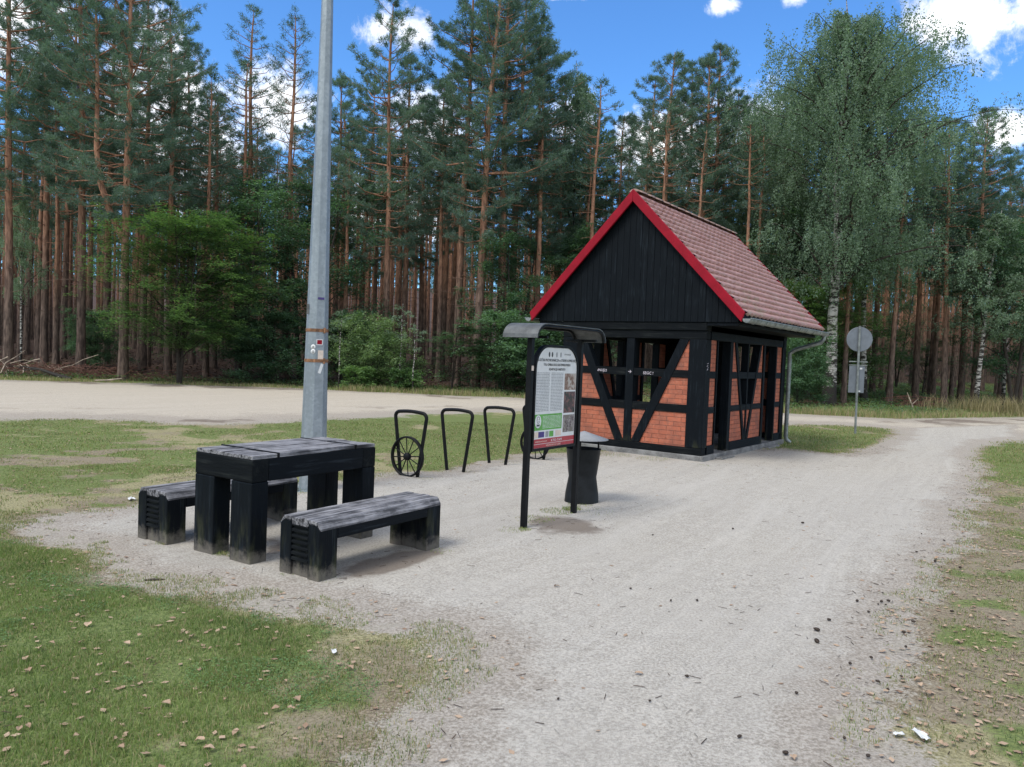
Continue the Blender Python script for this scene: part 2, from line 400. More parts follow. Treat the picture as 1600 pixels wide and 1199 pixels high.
n = g.noise(co, 14, 5, .6); n2 = g.noise(co, 1.8, 4); isl = g.n('ShaderNodeNewGeometry').outputs['Random Per Island']
z = g.n('ShaderNodeSeparateXYZ', ins={0: co}).outputs[2]
c = g.mix(g.step(n, .35, .7), (.38, .20, .175), (.52, .305, .275)); c = g.mix(g.math('MULTIPLY', isl, .15), c, (.30, .15, .14))
lich = g.math('MULTIPLY', g.step(g.math('SUBTRACT', g.noise(co, 5, 5, .7), g.math('MULTIPLY', z, .05)), .36, .5), g.math('SUBTRACT', 1.0, g.step(z, 2.5, 3.4)))
c = g.mix(g.math('MULTIPLY', lich, .6), c, (.30, .27, .17)); c = g.mix(g.math('MULTIPLY', g.step(n2, .45, .7), .3), c, (.46, .32, .29))
finish(g, c, .6, n, .3, .006, 0, .5)
RIDGE = m_plain('ridge_tile_clay', (.26, .17, .14), .8, 0, .4, 10)

# ground-type materials
def ground_mat(kind):
    mt, g = newmat(kind+'_surface'); co = obco(g)
    at = g.n('ShaderNodeAttribute', attribute_name='mask'); sp = g.n('ShaderNodeSeparateColor', ins={0: at.outputs['Color']})
    r_, g_, b_ = sp.outputs[0], sp.outputs[1], sp.outputs[2]
    fine = g.noise(co, 60, 5, .7); mid = g.noise(co, 7, 6, .6); big = g.noise(co, .9, 5, .6); vfine = g.noise(co, 230, 3, .7)
    wv_ = g.n('ShaderNodeVectorMath', operation='ADD', ins={0: co, 1: g.n('ShaderNodeVectorMath', operation='SCALE', ins={0: g.n('ShaderNodeTexNoise', ins={'Vector': co, 'Scale': 1.3}).outputs['Color'], 'Scale': .8}).outputs[0]}).outputs[0]
    tw = g.noise(g.rmap(wv_, (26, 150, 1), .6), 1.6, 2, .6); tw2 = g.noise(g.rmap(wv_, (26, 150, 1), 2.1), 1.6, 2, .6); tw3 = g.noise(g.rmap(wv_, (26, 150, 1), 1.3), 1.6, 2, .6)
    if kind == 'ground':
        soil = g.mix(g.step(fine, .35, .68), (.125, .095, .07), (.34, .28, .215))
        soil = g.mix(g.step(g.math('ADD', mid, g.math('MULTIPLY', fine, .3)), .55, .8), soil, (.24, .205, .15))
        sand = g.mix(g.step(fine, .3, .7), (.24, .215, .175), (.42, .385, .33))
        thatch = g.mix(g.step(fine, .35, .65), (.17, .155, .085), (.38, .35, .20))
        grs = g.mix(g.step(fine, .3, .7), (.075, .105, .038), (.21, .25, .09))
        c = g.mix(g.math('MULTIPLY', g.step(g.math('ADD', b_, g.math('MULTIPLY', g.math('SUBTRACT', g.math('ADD', mid, fine), 1.0), 1.3)), .30, .75), .85), thatch, soil)
        c = g.mix(g.step(g.math('ADD', g_, g.math('MULTIPLY', g.math('SUBTRACT', g.math('ADD', mid, fine), 1.0), .9)), .3, .62), c, grs)
        c = g.mix(g.step(g.math('ADD', r_, g.math('MULTIPLY', g.math('SUBTRACT', g.math('ADD', mid, fine), 1.0), 1.1)), .42, .68), c, sand)
        al = g.n('ShaderNodeSeparateColor', ins={0: g.n('ShaderNodeAttribute', attribute_name='zone').outputs['Color']}).outputs[0]
        ff = g.mix(g.step(g.math('ADD', fine, g.math('MULTIPLY', mid, .5)), .55, .95), (.035, .024, .019), (.105, .066, .048))
        ff = g.mix(g.step(g.math('ADD', g_, g.math('MULTIPLY', g.math('SUBTRACT', mid, .5), .8)), .4, .7), ff, g.mix(g.step(mid, .4, .6), (.060, .088, .028), (.15, .165, .060)))
        c = g.mix(al, c, ff)
        finish(g, c, .95, g.math('ADD', fine, g.math('MULTIPLY', mid, 1.5)), .6, .02, 0, .15)
    else:
        if kind == 'path': a, b, d = (.26, .240, .208), (.545, .512, .452), (.41, .384, .34)
        else: a, b, d = (.30, .265, .215), (.58, .52, .43), (.42, .373, .305)
        c = g.mix(g.step(g.math('ADD', g.math('MULTIPLY', fine, .55), g.math('ADD', g.math('MULTIPLY', vfine, .35), g.math('MULTIPLY', mid, .10))), .38, .62), a, b)
        c = g.mix(g.math('MULTIPLY', g.step(big, .4, .7), .4), c, d)
        c = g.mix(g.math('MULTIPLY', g.step(vfine, .55, .75), .35), c, (.60, .58, .55))
        c = g.mix(g.math('MULTIPLY', g.step(g.math('MAXIMUM', g.math('MAXIMUM', tw, tw2), tw3), .66, .76), .55), c, (.16, .13, .105))
        ws_ = g.n('ShaderNodeVectorMath', operation='ADD', ins={0: co, 1: g.n('ShaderNodeVectorMath', operation='SCALE', ins={0: g.n('ShaderNodeTexNoise', ins={'Vector': co, 'Scale': .35, 'Detail': 1.0}).outputs['Color'], 'Scale': .55}).outputs[0]}).outputs[0]
        st = g.noise(g.rmap(ws_, (16, .5, 1), R(31)), 1.2, 5, .65); st2 = g.noise(g.rmap(ws_, (3.0, .14, 1), R(31)), 1.0, 4, .6)
        c = g.mix(g.math('MULTIPLY', g.step(st, .45, .70), .12), c, (.25, .235, .215)); c = g.mix(g.math('MULTIPLY', g.math('SUBTRACT', 1.0, g.step(st, .34, .5)), .10), c, (.56, .54, .505))
        c = g.mix(g.math('MULTIPLY', g.step(st2, .50, .70), .12), c, (.27, .25, .23)); c = g.mix(g.math('MULTIPLY', g.math('SUBTRACT', 1.0, g.step(st2, .32, .5)), .14), c, (.55, .53, .495))
        peb = g.n('ShaderNodeTexVoronoi', ins={'Vector': co, 'Scale': 55.0, 'Randomness': 1.0}).outputs[0]
        pm = g.math('MULTIPLY', g.step(g.math('SUBTRACT', .22, peb), 0, .08), g.step(g.noise(co, 12, 2), .55, .7))
        c = g.mix(g.math('MULTIPLY', pm, .6), c, (.17, .15, .135))
        e = g.math('ADD', r_, g.math('MULTIPLY', g.math('SUBTRACT', g.math('ADD', mid, fine), 1.0), .8))
        dirt = g.mix(g.step(fine, .35, .65), (.22, .19, .155), (.42, .38, .33))
        c = g.mix(g.math('MULTIPLY', g.math('SUBTRACT', 1.0, g.step(e, .12, .75)), .85), c, dirt)
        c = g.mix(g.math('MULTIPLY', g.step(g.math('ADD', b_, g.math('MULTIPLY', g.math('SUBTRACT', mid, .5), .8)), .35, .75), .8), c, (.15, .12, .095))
        finish(g, c, .95, g.math('ADD', g.math('ADD', g.math('MULTIPLY', vfine, .5), fine), g.math('MULTIPLY', mid, .5)), .8, .010, 0, .15)
    return mt

# ------------------------------------------------------------------ ground, road, path
def axis(*segs):
    out = []
    for a, b, st in segs: out.append(np.arange(a, b, st))
    out.append([segs[-1][1]]); return np.concatenate(out)
def grid_sheet(name, xs, ys, zf, mat, attr, keep=None, kind='structure'):
    X, Y = np.meshgrid(xs, ys); nx, ny = len(xs), len(ys)
    x = X.ravel(); y = Y.ravel(); z = zf(x, y)
    i = np.arange(nx*ny).reshape(ny, nx)
    Fq = np.stack([i[:-1, :-1], i[:-1, 1:], i[1:, 1:], i[1:, :-1]], -1).reshape(-1, 4)
    at = attr(x, y)
    if keep is not None:
        k = keep(x, y); Fq = Fq[k[Fq].any(1)]
        used = np.unique(Fq); rm = np.full(nx*ny, -1); rm[used] = np.arange(len(used)); Fq = rm[Fq]
        x, y, z = x[used], y[used], z[used]; at = {k_: v_[used] for k_, v_ in at.items()}
    me = npmesh(name, np.stack([x, y, z], 1), Fq, [mat], smooth=True, attr=at)
    o = link(name, me); tag(o, kind=kind); return o
def g_attr(x, y):
    s1, s2, sa, sb, isl = masks(x, y); G, fo = green_field(x, y)
    sand = np.maximum(sstep(sa, -.45, .12), sstep(sb, -1.4, .3))
    dry = sstep(fbm(x, y, .8, 61, 4), .42, .58)*.7+.3*sstep(x, 2, 3)
    dry = np.clip(dry*.75+.35*sstep(x, 1.6, 2.6)*sstep(14-y, 0, 3)+.5*np.exp(-((x+7)**2/12+(y-9.2)**2/7))+.35*sstep(sa, -.6, -.1), 0, 1)
    return {'mask': np.stack([sand, G, dry], 1), 'zone': np.stack([sstep(edge_d(x, y), .8, 3), fo, fo], 1)}
gx = axis((-400, -100, 30), (-100, -36, 2.5), (-36, -10, .3), (-10, 9, .06), (9, 36, .3), (36, 100, 2.5), (100, 400, 30))
gy = axis((-80, 0, 8), (0, 1.4, .35), (1.4, 13, .06), (13, 46, .22), (46, 110, 2), (110, 450, 20))
grid_sheet('ground', gx, gy, gz, ground_mat('ground'), g_attr)
def lot_h(x, y):
    _, _, _, sb, _ = masks(x, y)
    return gz(x, y)+np.clip(sb*.02+(fbm(x, y, 5, 91, 3)-.5)*.02, -.04, .004)
grid_sheet('road', axis((-80, -30, 1), (-30, 60, .16)), axis((10, 46, .16)), lot_h, ground_mat('road'),
           lambda x, y: {'mask': np.stack([sstep(masks(x, y)[3], .0, 2.4), x*0, .75*sstep(fbm(x, y, .5, 93, 4)+.1*sstep(20-y, 0, 5), .56, .68)*sstep(6-masks(x, y)[1], 0, 6)], 1)}, keep=lambda x, y: masks(x, y)[3] > -.6)
def path_h(x, y):
    _, _, sa, _, isl = masks(x, y)
    e = sa*.035+(fbm(x, y, 9, 95, 3)-.5)*.022
    return gz(x, y)+np.clip(e, -.03, .008)
def earth_and_shade(x, y):
    # worn dark earth under the benches, in front of the board and along edges, with contact shade under bench and table painted in
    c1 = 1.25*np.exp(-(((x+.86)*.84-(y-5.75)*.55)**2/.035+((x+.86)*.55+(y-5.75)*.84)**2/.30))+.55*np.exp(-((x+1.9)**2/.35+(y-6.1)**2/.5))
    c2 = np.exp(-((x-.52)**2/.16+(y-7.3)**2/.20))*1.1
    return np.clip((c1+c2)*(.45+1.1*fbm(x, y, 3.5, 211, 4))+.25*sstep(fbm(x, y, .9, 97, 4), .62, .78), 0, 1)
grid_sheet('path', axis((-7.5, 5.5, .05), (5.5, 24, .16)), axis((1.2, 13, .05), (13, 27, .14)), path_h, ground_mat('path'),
           lambda x, y: {'mask': np.stack([sstep(masks(x, y)[2], .0, .75), x*0, earth_and_shade(x, y)], 1)}, keep=lambda x, y: masks(x, y)[2] > -.5)

# ------------------------------------------------------------------ timber-framed hut
HUT_A = R(54.2); HK = (3.14, 12.52)
W, L = 2.75, 4.38
hut = empty('brick_hut', (HK[0], HK[1], 0.0), HUT_A, 'small half-timbered hut with brick infill, black gable and red-edged tile roof', 'hut')
MB().box(-.04, L+.04, -.04, W+.04, -.25, .09).build('plinth', CONCRETE, hut, .012)
m_ = MB().box(.52, 1.14, -.16, -.045, -.2, .035); m_.build('doorstep', CONCRETE, hut, .01)
MB().box(3.06, 3.74, -.16, -.045, -.2, .035).build('doorstep', CONCRETE, hut, .01)
T = .16
def framed_gable(xo, sgn):
    """gable wall standing in the plane x = xo, outward side given by sgn (-1 towards smaller x)"""
    xin, xout = (xo, xo+T) if sgn < 0 else (xo-T, xo)
    face = xo if sgn < 0 else xo
    def px(off): return (xo+off, xo+T-off) if sgn < 0 else (xo-T+off, xo-off)
    q = []
    for s0, s1 in ((0, .30), (W-.30, W)):
        a, b = px(0); o = MB().box(a if sgn < 0 else xo-.22, b+.06 if sgn < 0 else xo, s0, s1, .212, 2.0).build('corner_post', WOOD, hut, .008)
    a, b = px(.006); MB().box(a, b, W/2-.075, W/2+.075, .212, 1.998).build('centre_post', WOOD, hut, .006)
    a, b = px(-.004); MB().box(a, b, 0, W, .092, .21).build('sill_beam', WOODY, hut, .008)
    MB().box(a, b, 0, W, 2.002, 2.14).build('wall_plate', WOODY, hut, .008)
    a, b = px(-.03); MB().box(a, b, 0, W, 2.142, 2.275).build('tie_beam', WOODY, hut, .01)
    for (z0, z1) in ((.775, .91), (1.355, 1.485)):
        a, b = px(.012)
        MB().box(a, b, .301, W/2-.076, z0, z1).build('rail', WOODY, hut, .005)
        MB().box(a, b, W/2+.076, W-.301, z0, z1).build('rail', WOODY, hut, .005)
    def brace(sA, sB):
        dx, dz = sB-sA, 2.0-.212; l = math.hypot(dx, dz); ox = .075*l/dz
        a, b = px(.003)
        MB().prism([(sA-ox, 1.997), (sA+ox, 1.997), (sB+ox, .213), (sB-ox, .213)], 0, a, b).build('brace', WOOD, hut, .005)
    brace(.385, W/2-.155); brace(W-.385, W/2+.155)
    a, b = px(.03)
    # lower infill behind the braces
    MB().box(a, b, .3, W/2-.075, .21, .775).build('brick_infill', BRICKY, hut); MB().box(a, b, W/2+.075, W-.3, .21, .775).build('brick_infill', BRICKY, hut)
    def bx(z): return .385+(W/2-.155-.385)*(2.0-z)/(2.0-.212)
    for z0, z1 in ((.91, 1.355), (1.485, 2.0)):
        for mir in (0, 1):
            P = [(.3, z0), (bx(z0), z0), (bx(z1), z1), (.3, z1)]
            if mir: P = [(W-s_, z_) for s_, z_ in P]
            MB().prism(P, 0, a, b).build('brick_infill', BRICKY, hut)
framed_gable(0, -1); framed_gable(L, 1)
def framed_side(yo, sgn):
    def py(off): return (yo+off, yo+T-off) if sgn < 0 else (yo-T+off, yo-off)
    a, b = py(.002)
    MB().box(.225, L-.225, a, b, 2.002, 2.138).build('wall_plate', WOODX, hut, .008)
    for u0, u1 in ((.52, .56), (1.13, 1.27), (2.96, 3.06), (3.74, 3.80)):
        MB().box(u0, u1, *py(.004), .092, 2.0).build('door_post', WOOD, hut, .004)
    MB().box(1.272, 2.958, *py(-.002), .092, .24).build('sill_beam', WOODX, hut, .008)
    MB().box(.222, .518, *py(-.002), .092, .24).build('sill_beam', WOODX, hut, .008)
    MB().box(3.802, L-.222, *py(-.002), .092, .24).build('sill_beam', WOODX, hut, .008)
    uc = 2.11
    MB().box(uc-.03, uc+.03, *py(.012), .242, 2.0).build('centre_post', WOOD, hut, .004)
    for z0, z1 in ((.78, .885), (1.36, 1.48)):
        a, b = py(.016)
        for u0, u1 in ((.222, .518), (1.272, uc-.031), (uc+.031, 2.958), (3.802, L-.222)):
            MB().box(u0, u1, a, b, z0, z1).build('rail', WOODX, hut, .004)
    def bl(z): return 1.43+(2.0-z)/(2.0-.24)*(2.02-1.43)
    a, b = py(.007)
    for mir in (0, 1):
        P = [(bl(2.0)-.05, 1.998), (bl(2.0)+.05, 1.998), (bl(.24)+.05, .243), (bl(.24)-.05, .243)]
        if mir: P = [(2*uc-u, z) for u, z in P]
        MB().prism(P, 1, a, b).build('brace', WOOD, hut, .004)
    a, b = py(.032)
    def bi(*q): MB().box(*q).build('brick_infill', BRICKX, hut)
    bi(1.27, uc-.03, a, b, .24, .78); bi(uc+.03, 2.96, a, b, .24, .78)
    for z0, z1 in ((.885, 1.36), (1.48, 2.0)):
        for mir in (0, 1):
            P = [(1.27, z0), (bl(z0), z0), (bl(z1), z1), (1.27, z1)]
            if mir: P = [(2*uc-u, z) for u, z in P]
            MB().prism(P, 1, a, b).build('brick_infill', BRICKX, hut)
    for u0, u1 in ((.22, .52), (3.8, L-.22)):
        for z0, z1 in ((.24, .78), (.885, 1.36), (1.48, 2.0)): bi(u0, u1, a, b, z0, z1)
framed_side(0, -1); framed_side(W, 1)
# gable boarding: overlapping vertical planks that reach out to the eaves
SC, HALF, ZE, ZA = W/2, 1.96, 2.44, 4.46
SL = (ZA-ZE)/HALF
rng = random.Random(3)
for xo, sg in ((0.0, -1), (L, 1)):
    m = MB(); s = SC-HALF+.06
    while s < SC+HALF-.07:
        wd = min(rng.uniform(.105, .125), SC+HALF-.06-s); off = rng.uniform(0, .006)
        a, b = s+.0015, s+wd-.0015
        za, zb = ZA-.10-SL*abs(a-SC), ZA-.10-SL*abs(b-SC)
        pts = [(a, 2.28), (b, 2.28), (b, max(zb, 2.285))]
        if a < SC < b: pts.append((SC, ZA-.10))
        pts.append((a, max(za, 2.285)))
        x0, x1 = (xo-.045-off, xo-.02) if sg < 0 else (xo+.02, xo+.045+off)
        m.prism(pts, 0, x0, x1); s += wd
    m.build('gable_boarding', WOOD, hut, .003, seg=1)
    mm = MB().prism([(SC-HALF+.08, 2.283), (SC+HALF-.08, 2.283), (SC, ZA-.14)], 0, xo-.018 if sg < 0 else xo+.001, xo-.001 if sg < 0 else xo+.018)
    mm.build('gable_backing', WOOD, hut)
X0, X1 = -.14, L+.27
# soffits
MB().box(X0+.12, X1-.1, SC-HALF+.06, -.001, 2.225, 2.278).build('soffit', WOODX, hut, .004)
MB().box(X0+.12, X1-.1, W+.001, SC+HALF-.06, 2.225, 2.278).build('soffit', WOODX, hut, .004)
# roof: rows of wavy tiles
def roof_side(sg):
    rows = 18; sl = math.hypot(HALF+.05, SL*(HALF+.05)); rh = sl/rows
    ca, sa_ = 1/math.hypot(1, SL), SL/math.hypot(1, SL)
    du = .04; nu = int((X1-X0)/du); V = []; Fc = []
    us = np.linspace(X0+.012, X1-.012, nu+1)
    rg = random.Random(7)
    for r_ in range(rows):
        ph = (r_ % 2)*.10
        sag = [rg.uniform(-.003, .004) for _ in range(80)]
        prof = [(r_*rh-.02, .004), ((r_+1)*rh+.006, .062), ((r_+1)*rh+.002, .010)]
        for (t, hgt) in prof:
            for u in us:
                wv = .012*math.cos(2*PI*(u+ph)/.20)
                tt = t+(0.014*math.cos(2*PI*(u+ph)/.20+2.2) if t > r_*rh else 0)
                hh = hgt+wv+sag[int((u-X0+ph)/.2) % 80]
                s_ = tt*ca+hh*sa_; z_ = ZA-tt*sa_+hh*ca
                V.append((u, SC+sg*s_, z_))
        b = r_*3*(nu+1)
        for k in range(2):
            for i in range(nu): Fc.append((b+k*(nu+1)+i, b+k*(nu+1)+i+1, b+(k+1)*(nu+1)+i+1, b+(k+1)*(nu+1)+i))
    me = npmesh('tile_roof', V, Fc, [TILE], smooth=False)
    link('tile_roof', me, hut)
    # deck under the tiles
    t1 = HALF+.03
    MB().prism([(SC, ZA+.001), (SC+sg*t1, ZA+.001-SL*t1), (SC+sg*t1, ZA-.075-SL*t1), (SC, ZA-.075)], 0, X0+.03, X1-.03).build('roof_deck', WOODX, hut)
roof_side(-1); roof_side(1)
for xa, xb in ((X0-.03, X0+.012), (X1-.012, X1+.02)):
    for sg in (-1, 1):
        t1 = HALF+.075; up = .07; dn = .135
        P = [(SC, ZA+up), (SC+sg*t1, ZA+up-SL*t1), (SC+sg*(t1-.05), ZA-dn-SL*(t1-.05)), (SC, ZA-dn)]
        if sg < 0: P = [(SC-.0015 if s_ == SC else s_, z_) for s_, z_ in P]
        o = MB().prism(P, 0, xa, xb).build('bargeboard', RED, hut, .006)
m = MB()
for k in range(15):
    u = X0+.01+k*(X1-X0-.02)/15; u2 = u+(X1-X0-.02)/15+.03; r0, r1 = .095, .082
    pts = []
    for x_, r_ in ((u, r1), (u2, r0)):
        for j in range(9):
            a = PI*j/8; pts.append((x_, SC+r_*math.cos(a)*1.05, ZA+.05+r_*math.sin(a)*.6-.02))
    m.poly(pts, [(j, j+1, 9+j+1, 9+j) for j in range(8)]+[(0, 8, 7, 6, 5, 4, 3, 2, 1), tuple(range(9, 18))], True)
m.build('ridge_tiles', RIDGE, hut)
def gutter(sg):
    yc = SC+sg*(HALF+.11); zc = ZA-SL*(HALF+.11)+.005
    n = 10; V = []; xs_ = [X0-.02, X1+.02]
    for x_ in xs_:
        for r_ in (.068, .060):
            for j in range(n+1):
                a = PI+PI*j/n; V.append((x_, yc+r_*math.cos(a), zc+r_*math.sin(a)))
    k = n+1; Fc = []
    for j in range(n):
        Fc += [(j, j+1, 2*k+j+1, 2*k+j), (k+j, 3*k+j, 3*k+j+1, k+j+1), (j, k+j, k+j+1, j+1), (2*k+j, 2*k+j+1, 3*k+j+1, 3*k+j)]
    Fc += [(0, 2*k, 3*k, k), (n, k+n, 3*k+n, 2*k+n)]
    m = MB(); m.poly(V, Fc, False)
    for x_ in xs_:
        e = .004 if x_ < 0 else -.004
        m.prism([(yc+.067*math.cos(PI+PI*j/n), zc+.067*math.sin(PI+PI*j/n)) for j in range(n+1)], 0, x_, x_+e)
    m.tube([(xs_[0], yc+sg*.068, zc+.004), (xs_[1], yc+sg*.068, zc+.004)], .011, 8)
    x = X0+.3
    while x < X1:
        m.tube([(x, yc+.071*math.cos(PI+PI*j/8), zc+.071*math.sin(PI+PI*j/8)) for j in range(9)], .006, 5); x += .48
    m.build('gutter', ZINC, hut)
    # downpipe: swan neck back to the wall, then down
    ux = L+.06; yw = -.06 if sg < 0 else W+.06
    xg = X1-.10
    P = [(xg, yc, zc-.05), (xg, yc, zc-.12), (xg-.02, yc+(-sg)*.05, zc-.20), (xg-.06, yc+(yw-yc)*.45, zc-.28), (ux+.03, yc+(yw-yc)*.85, zc-.36), (ux, yw, zc-.44), (ux, yw, zc-.6), (ux, yw, .15), (ux+.01, yw+sg*.02, .08), (ux+.03, yw+sg*.09, .02)]
    m = MB().tube(P, .042, 12)
    for z in (1.5, .95, .4): m.tube([(ux, yw, z), (ux, yw, z+.03)], .049, 12)
    m.build('downpipe', ZINC, hut)
gutter(-1); gutter(1)
# inside: floor, inner bench and two inner posts
MB().box(.17, L-.17, .17, W-.17, .0915, .10).build('floor', CONCRETE, hut)
MB().box(.2, L-.2, .5, W-.5, 2.14, 2.2).build('ceiling', WOODX, hut)
MB().box(1.35, 2.9, W-.62, W-.2, .42, .48).build('inner_bench', WOODX, hut, .006)
MB().box(.9, 1.12, 1.75, 1.97, .1, 2.14).build('inner_post', WOOD, hut, .006); MB().box(2.2, 2.42, .95, 1.2, .1, 2.14).build('inner_post', WOOD, hut, .006)
# marks on the front
rail_txt = [('NR NNUJ22', 2.10, 1.40, .062), ('\u2192', 1.36, 1.39, .09), ('SEGC !', 1.14, 1.385, .066)]
for t_, s_, z_, sz in rail_txt:
    o = link('lettering', textmesh(t_, sz, CHALK, align='CENTER'), hut); o.location = (.004 if t_ == '\u2192' else .0095, s_-.12, z_); o.rotation_euler = (PI/2, 0, -PI/2)
    if t_ == '\u2192': o.location = (.0045, 1.37, 1.39)
m = MB()
for dz, dx in ((0, 0), (.03, .02), (.06, -.01), (.10, .015)): m.tube([(.06+dx, -.003, 1.50+dz), (.10+dx*.5, -.003, 1.515+dz)], .004, 5)
m.build('scribble', CHALK, hut)

# ------------------------------------------------------------------ picnic table and benches
EA = math.atan2(.838, .546)      # common direction of table, benches, rack row, board
def table():
    t = empty('picnic_table', (-1.78, 6.235, 0), EA, 'heavy black timber picnic table with worn grey top between two benches', 'table')
    Lh, Wh, H = .64, .335, .78
    # local x = long axis, y = short axis
    for sx in (-1, 1):
        for sy in (-1, 1):
            x0, x1 = sorted((sx*Lh, sx*(Lh-.15))); y0, y1 = sorted((sy*Wh, sy*(Wh-.235)))
            MB().box(x0, x1, y0, y1, -.15, H-.175).build('leg', WOOD, t, .008)
        x0, x1 = sorted((sx*Lh, sx*(Lh-.15)))
        MB().box(x0, x1, -Wh, Wh, H-.174, H-.008).build('end_beam', WOODY, t, .008)
    for sy in (-1, 1):
        y0, y1 = sorted((sy*Wh, sy*(Wh-.09))); MB().box(-Lh+.151, Lh-.151, y0, y1, H-.174, H-.008).build('side_beam', WOODX, t, .006)
    m = MB(); n = 4; w_ = 2*(Wh-.004)/n
    for i in range(n):
        y0 = -Wh+.004+i*w_
        for (x0, x1, dz) in ((-Lh+.004, -Lh+.232, 0), (-Lh+.24, Lh-.24, .004), (Lh-.232, Lh-.004, 0)):
            m.box(x0, x1, y0+.0025, y0+w_-.0025, H-.006, H+.022+dz+[.001, -.002, .002, 0][i])
    m.build('table_top', WORN, t, .004)
    for x in (-Lh+.236, Lh-.236): MB().box(x-.008, x+.008, -Wh-.004, Wh+.004, H-.006, H+.031).build('top_strap', BLACKMETAL, t, .002)
table()
def make_bench():
    t = empty('timber_bench', (0, 0, 0), EA)
    Lh, Wh, H = .66, .20, .415
    ch = .05
    for sx in (-1, 1):
        x0, x1 = sorted((sx*Lh, sx*(Lh-.17)))
        for sy in (-1, 1):
            P = [(sy*Wh, -.15), (sy*(Wh-.115), -.15), (sy*(Wh-.115), H-.008), (sy*(Wh-ch), H-.008), (sy*Wh, H-ch)]
            MB().prism(P, 0, x0, x1).build('leg', WOOD, t, .008)
        xi0, xi1 = sorted((sx*(Lh-.018), sx*(Lh-.15)))
        MB().box(xi0, xi1, -Wh+.116, Wh-.116, -.15, H-.010).build('end_panel', WOOD, t, .004)
        m = MB()
        for k in range(7):
            z = .115+k*.040; xa, xb = sorted((sx*(Lh-.0175), sx*(Lh-.001)))
            m.prism([(xa if sx > 0 else xb, z), (xb if sx > 0 else xa, z+.003), (xb if sx > 0 else xa, z+.018), (xa if sx > 0 else xb, z+.027)], 1, -Wh+.117, Wh-.117)
        m.build('end_slats', WOODY, t, .002)
    for sy in (-1, 1):
        y0, y1 = sorted((sy*Wh, sy*(Wh-.10))); MB().box(-Lh+.171, Lh-.171, y0, y1, H-.134, H-ch).build('side_beam', WOODX, t, .006)
    m = MB(); n = 4; w_ = 2*(Wh-.03)/n
    for i in range(n):
        y0 = -Wh+.03+i*w_
        m.box(-Lh, Lh, y0+.003, y0+w_-.003, H-.05 if 0 < i < 3 else H-.03, H+.004+[0, .004, -.001, .002][i])
    for sy in (-1, 1):
        a = sy*(Wh-.028); b = sy*(Wh+.001)
        m.prism([(a, H-.035), (a, H+.002), (b, H-.046), (b, H-ch-.012)], 0, -Lh+.004, Lh-.004)
    m.build('seat', WORN, t, .006)
    return t
def copy_tree(o, parent=None):
    c = o.copy(); C.objects.link(c)
    if parent is not None: c.parent = parent
    for ch in [q for q in bpy.data.objects if q.parent == o]: copy_tree(ch, c)
    return c
b1 = make_bench(); tag(b1, 'low black timber bench nearest the camera, right of the picnic table, grey cracked seat', 'bench', 'benches beside the picnic table')
ce, se = math.cos(EA), math.sin(EA)
def along(x, y, e, n): return (x+ce*e+se*n, y+se*e-ce*n)    # e along the row, n towards the right
cx, cy = along(-1.599, 5.395, .66, .20); b1.location = (cx, cy, .0)
b2 = copy_tree(b1); tag(b2, 'low black timber bench half hidden behind the picnic table, mossy end panel', 'bench', 'benches beside the picnic table')
cx, cy = along(-3.006, 6.215, .66, .20); b2.location = (cx, cy, .0)

# ------------------------------------------------------------------ lamp pole
pl = empty('lamp_pole', (-2.19, 8.56, 0), R(9), 'tall tapering galvanised steel lamp pole with rusty bands behind the picnic table', 'lamp pole')
def oct_(r, z): return [(r*math.cos(2*PI*j/8), r*math.sin(2*PI*j/8), z) for j in range(8)]
m = MB(); zs = [.03, .5, 1.5, 3, 5, 7, 8.6]; rr = lambda z: .150-.0158*z
V = [p for z in zs for p in oct_(rr(z), z)]
m.poly(V, [(i*8+j, i*8+(j+1) % 8, i*8+8+(j+1) % 8, i*8+8+j) for i in range(len(zs)-1) for j in range(8)]+[tuple(range(len(V)-8, len(V)))])
m.build('shaft', GALV, pl, .012)
MB().box(-.19, .19, -.19, .19, -.1, .03).build('base_plate', GALV, pl, .004)
m = MB()
for sx in (-1, 1):
    for sy in (-1, 1): m.lathe([(0, .075), (.016, .075), (.016, .03), (.028, .055), (.028, .03)], 10, (sx*.155, sy*.155, 0))
m.build('anchor_bolts', ZINC, pl)
m = MB().tube([(0, 0, 8.5), (0, -.1, 8.75), (0, -.5, 8.9), (0, -.9, 8.92)], .03, 10); m.build('lamp_arm', GALV, pl)
m = MB().prism([(-.86, 8.9), (-.9, 8.97), (-1.35, 8.96), (-1.45, 8.9), (-1.3, 8.85), (-.95, 8.85)], 0, -.12, .12); m.build('lamp_head', GREYMETAL, pl, .02)
for z in (1.80, 1.465):
    V = oct_(rr(z)+.004, z-.018)+oct_(rr(z)+.004, z+.018)+oct_(rr(z)-.006, z+.018)+oct_(rr(z)-.006, z-.018)
    m = MB(); m.poly(V, [(k*8+j, k*8+(j+1) % 8, ((k+1) % 4)*8+(j+1) % 8, ((k+1) % 4)*8+j) for k in range(4) for j in range(8)]); 
    m.tube([(rr(z)*.74, -rr(z)*.78, z-.03), (rr(z)*.74, -rr(z)*.78, z+.03)], .012, 8)
    m.build('rusty_band', RUST, pl)
def on_pole(face, lat, z, o):
    a = 2*PI*(face+.5)/8; ap = rr(z)*math.cos(PI/8)
    o.location = (math.cos(a)*(ap+.0015)-math.sin(a)*lat, math.sin(a)*(ap+.0015)+math.cos(a)*lat, z)
    o.rotation_euler = (PI/2, 0, a+PI/2); return o
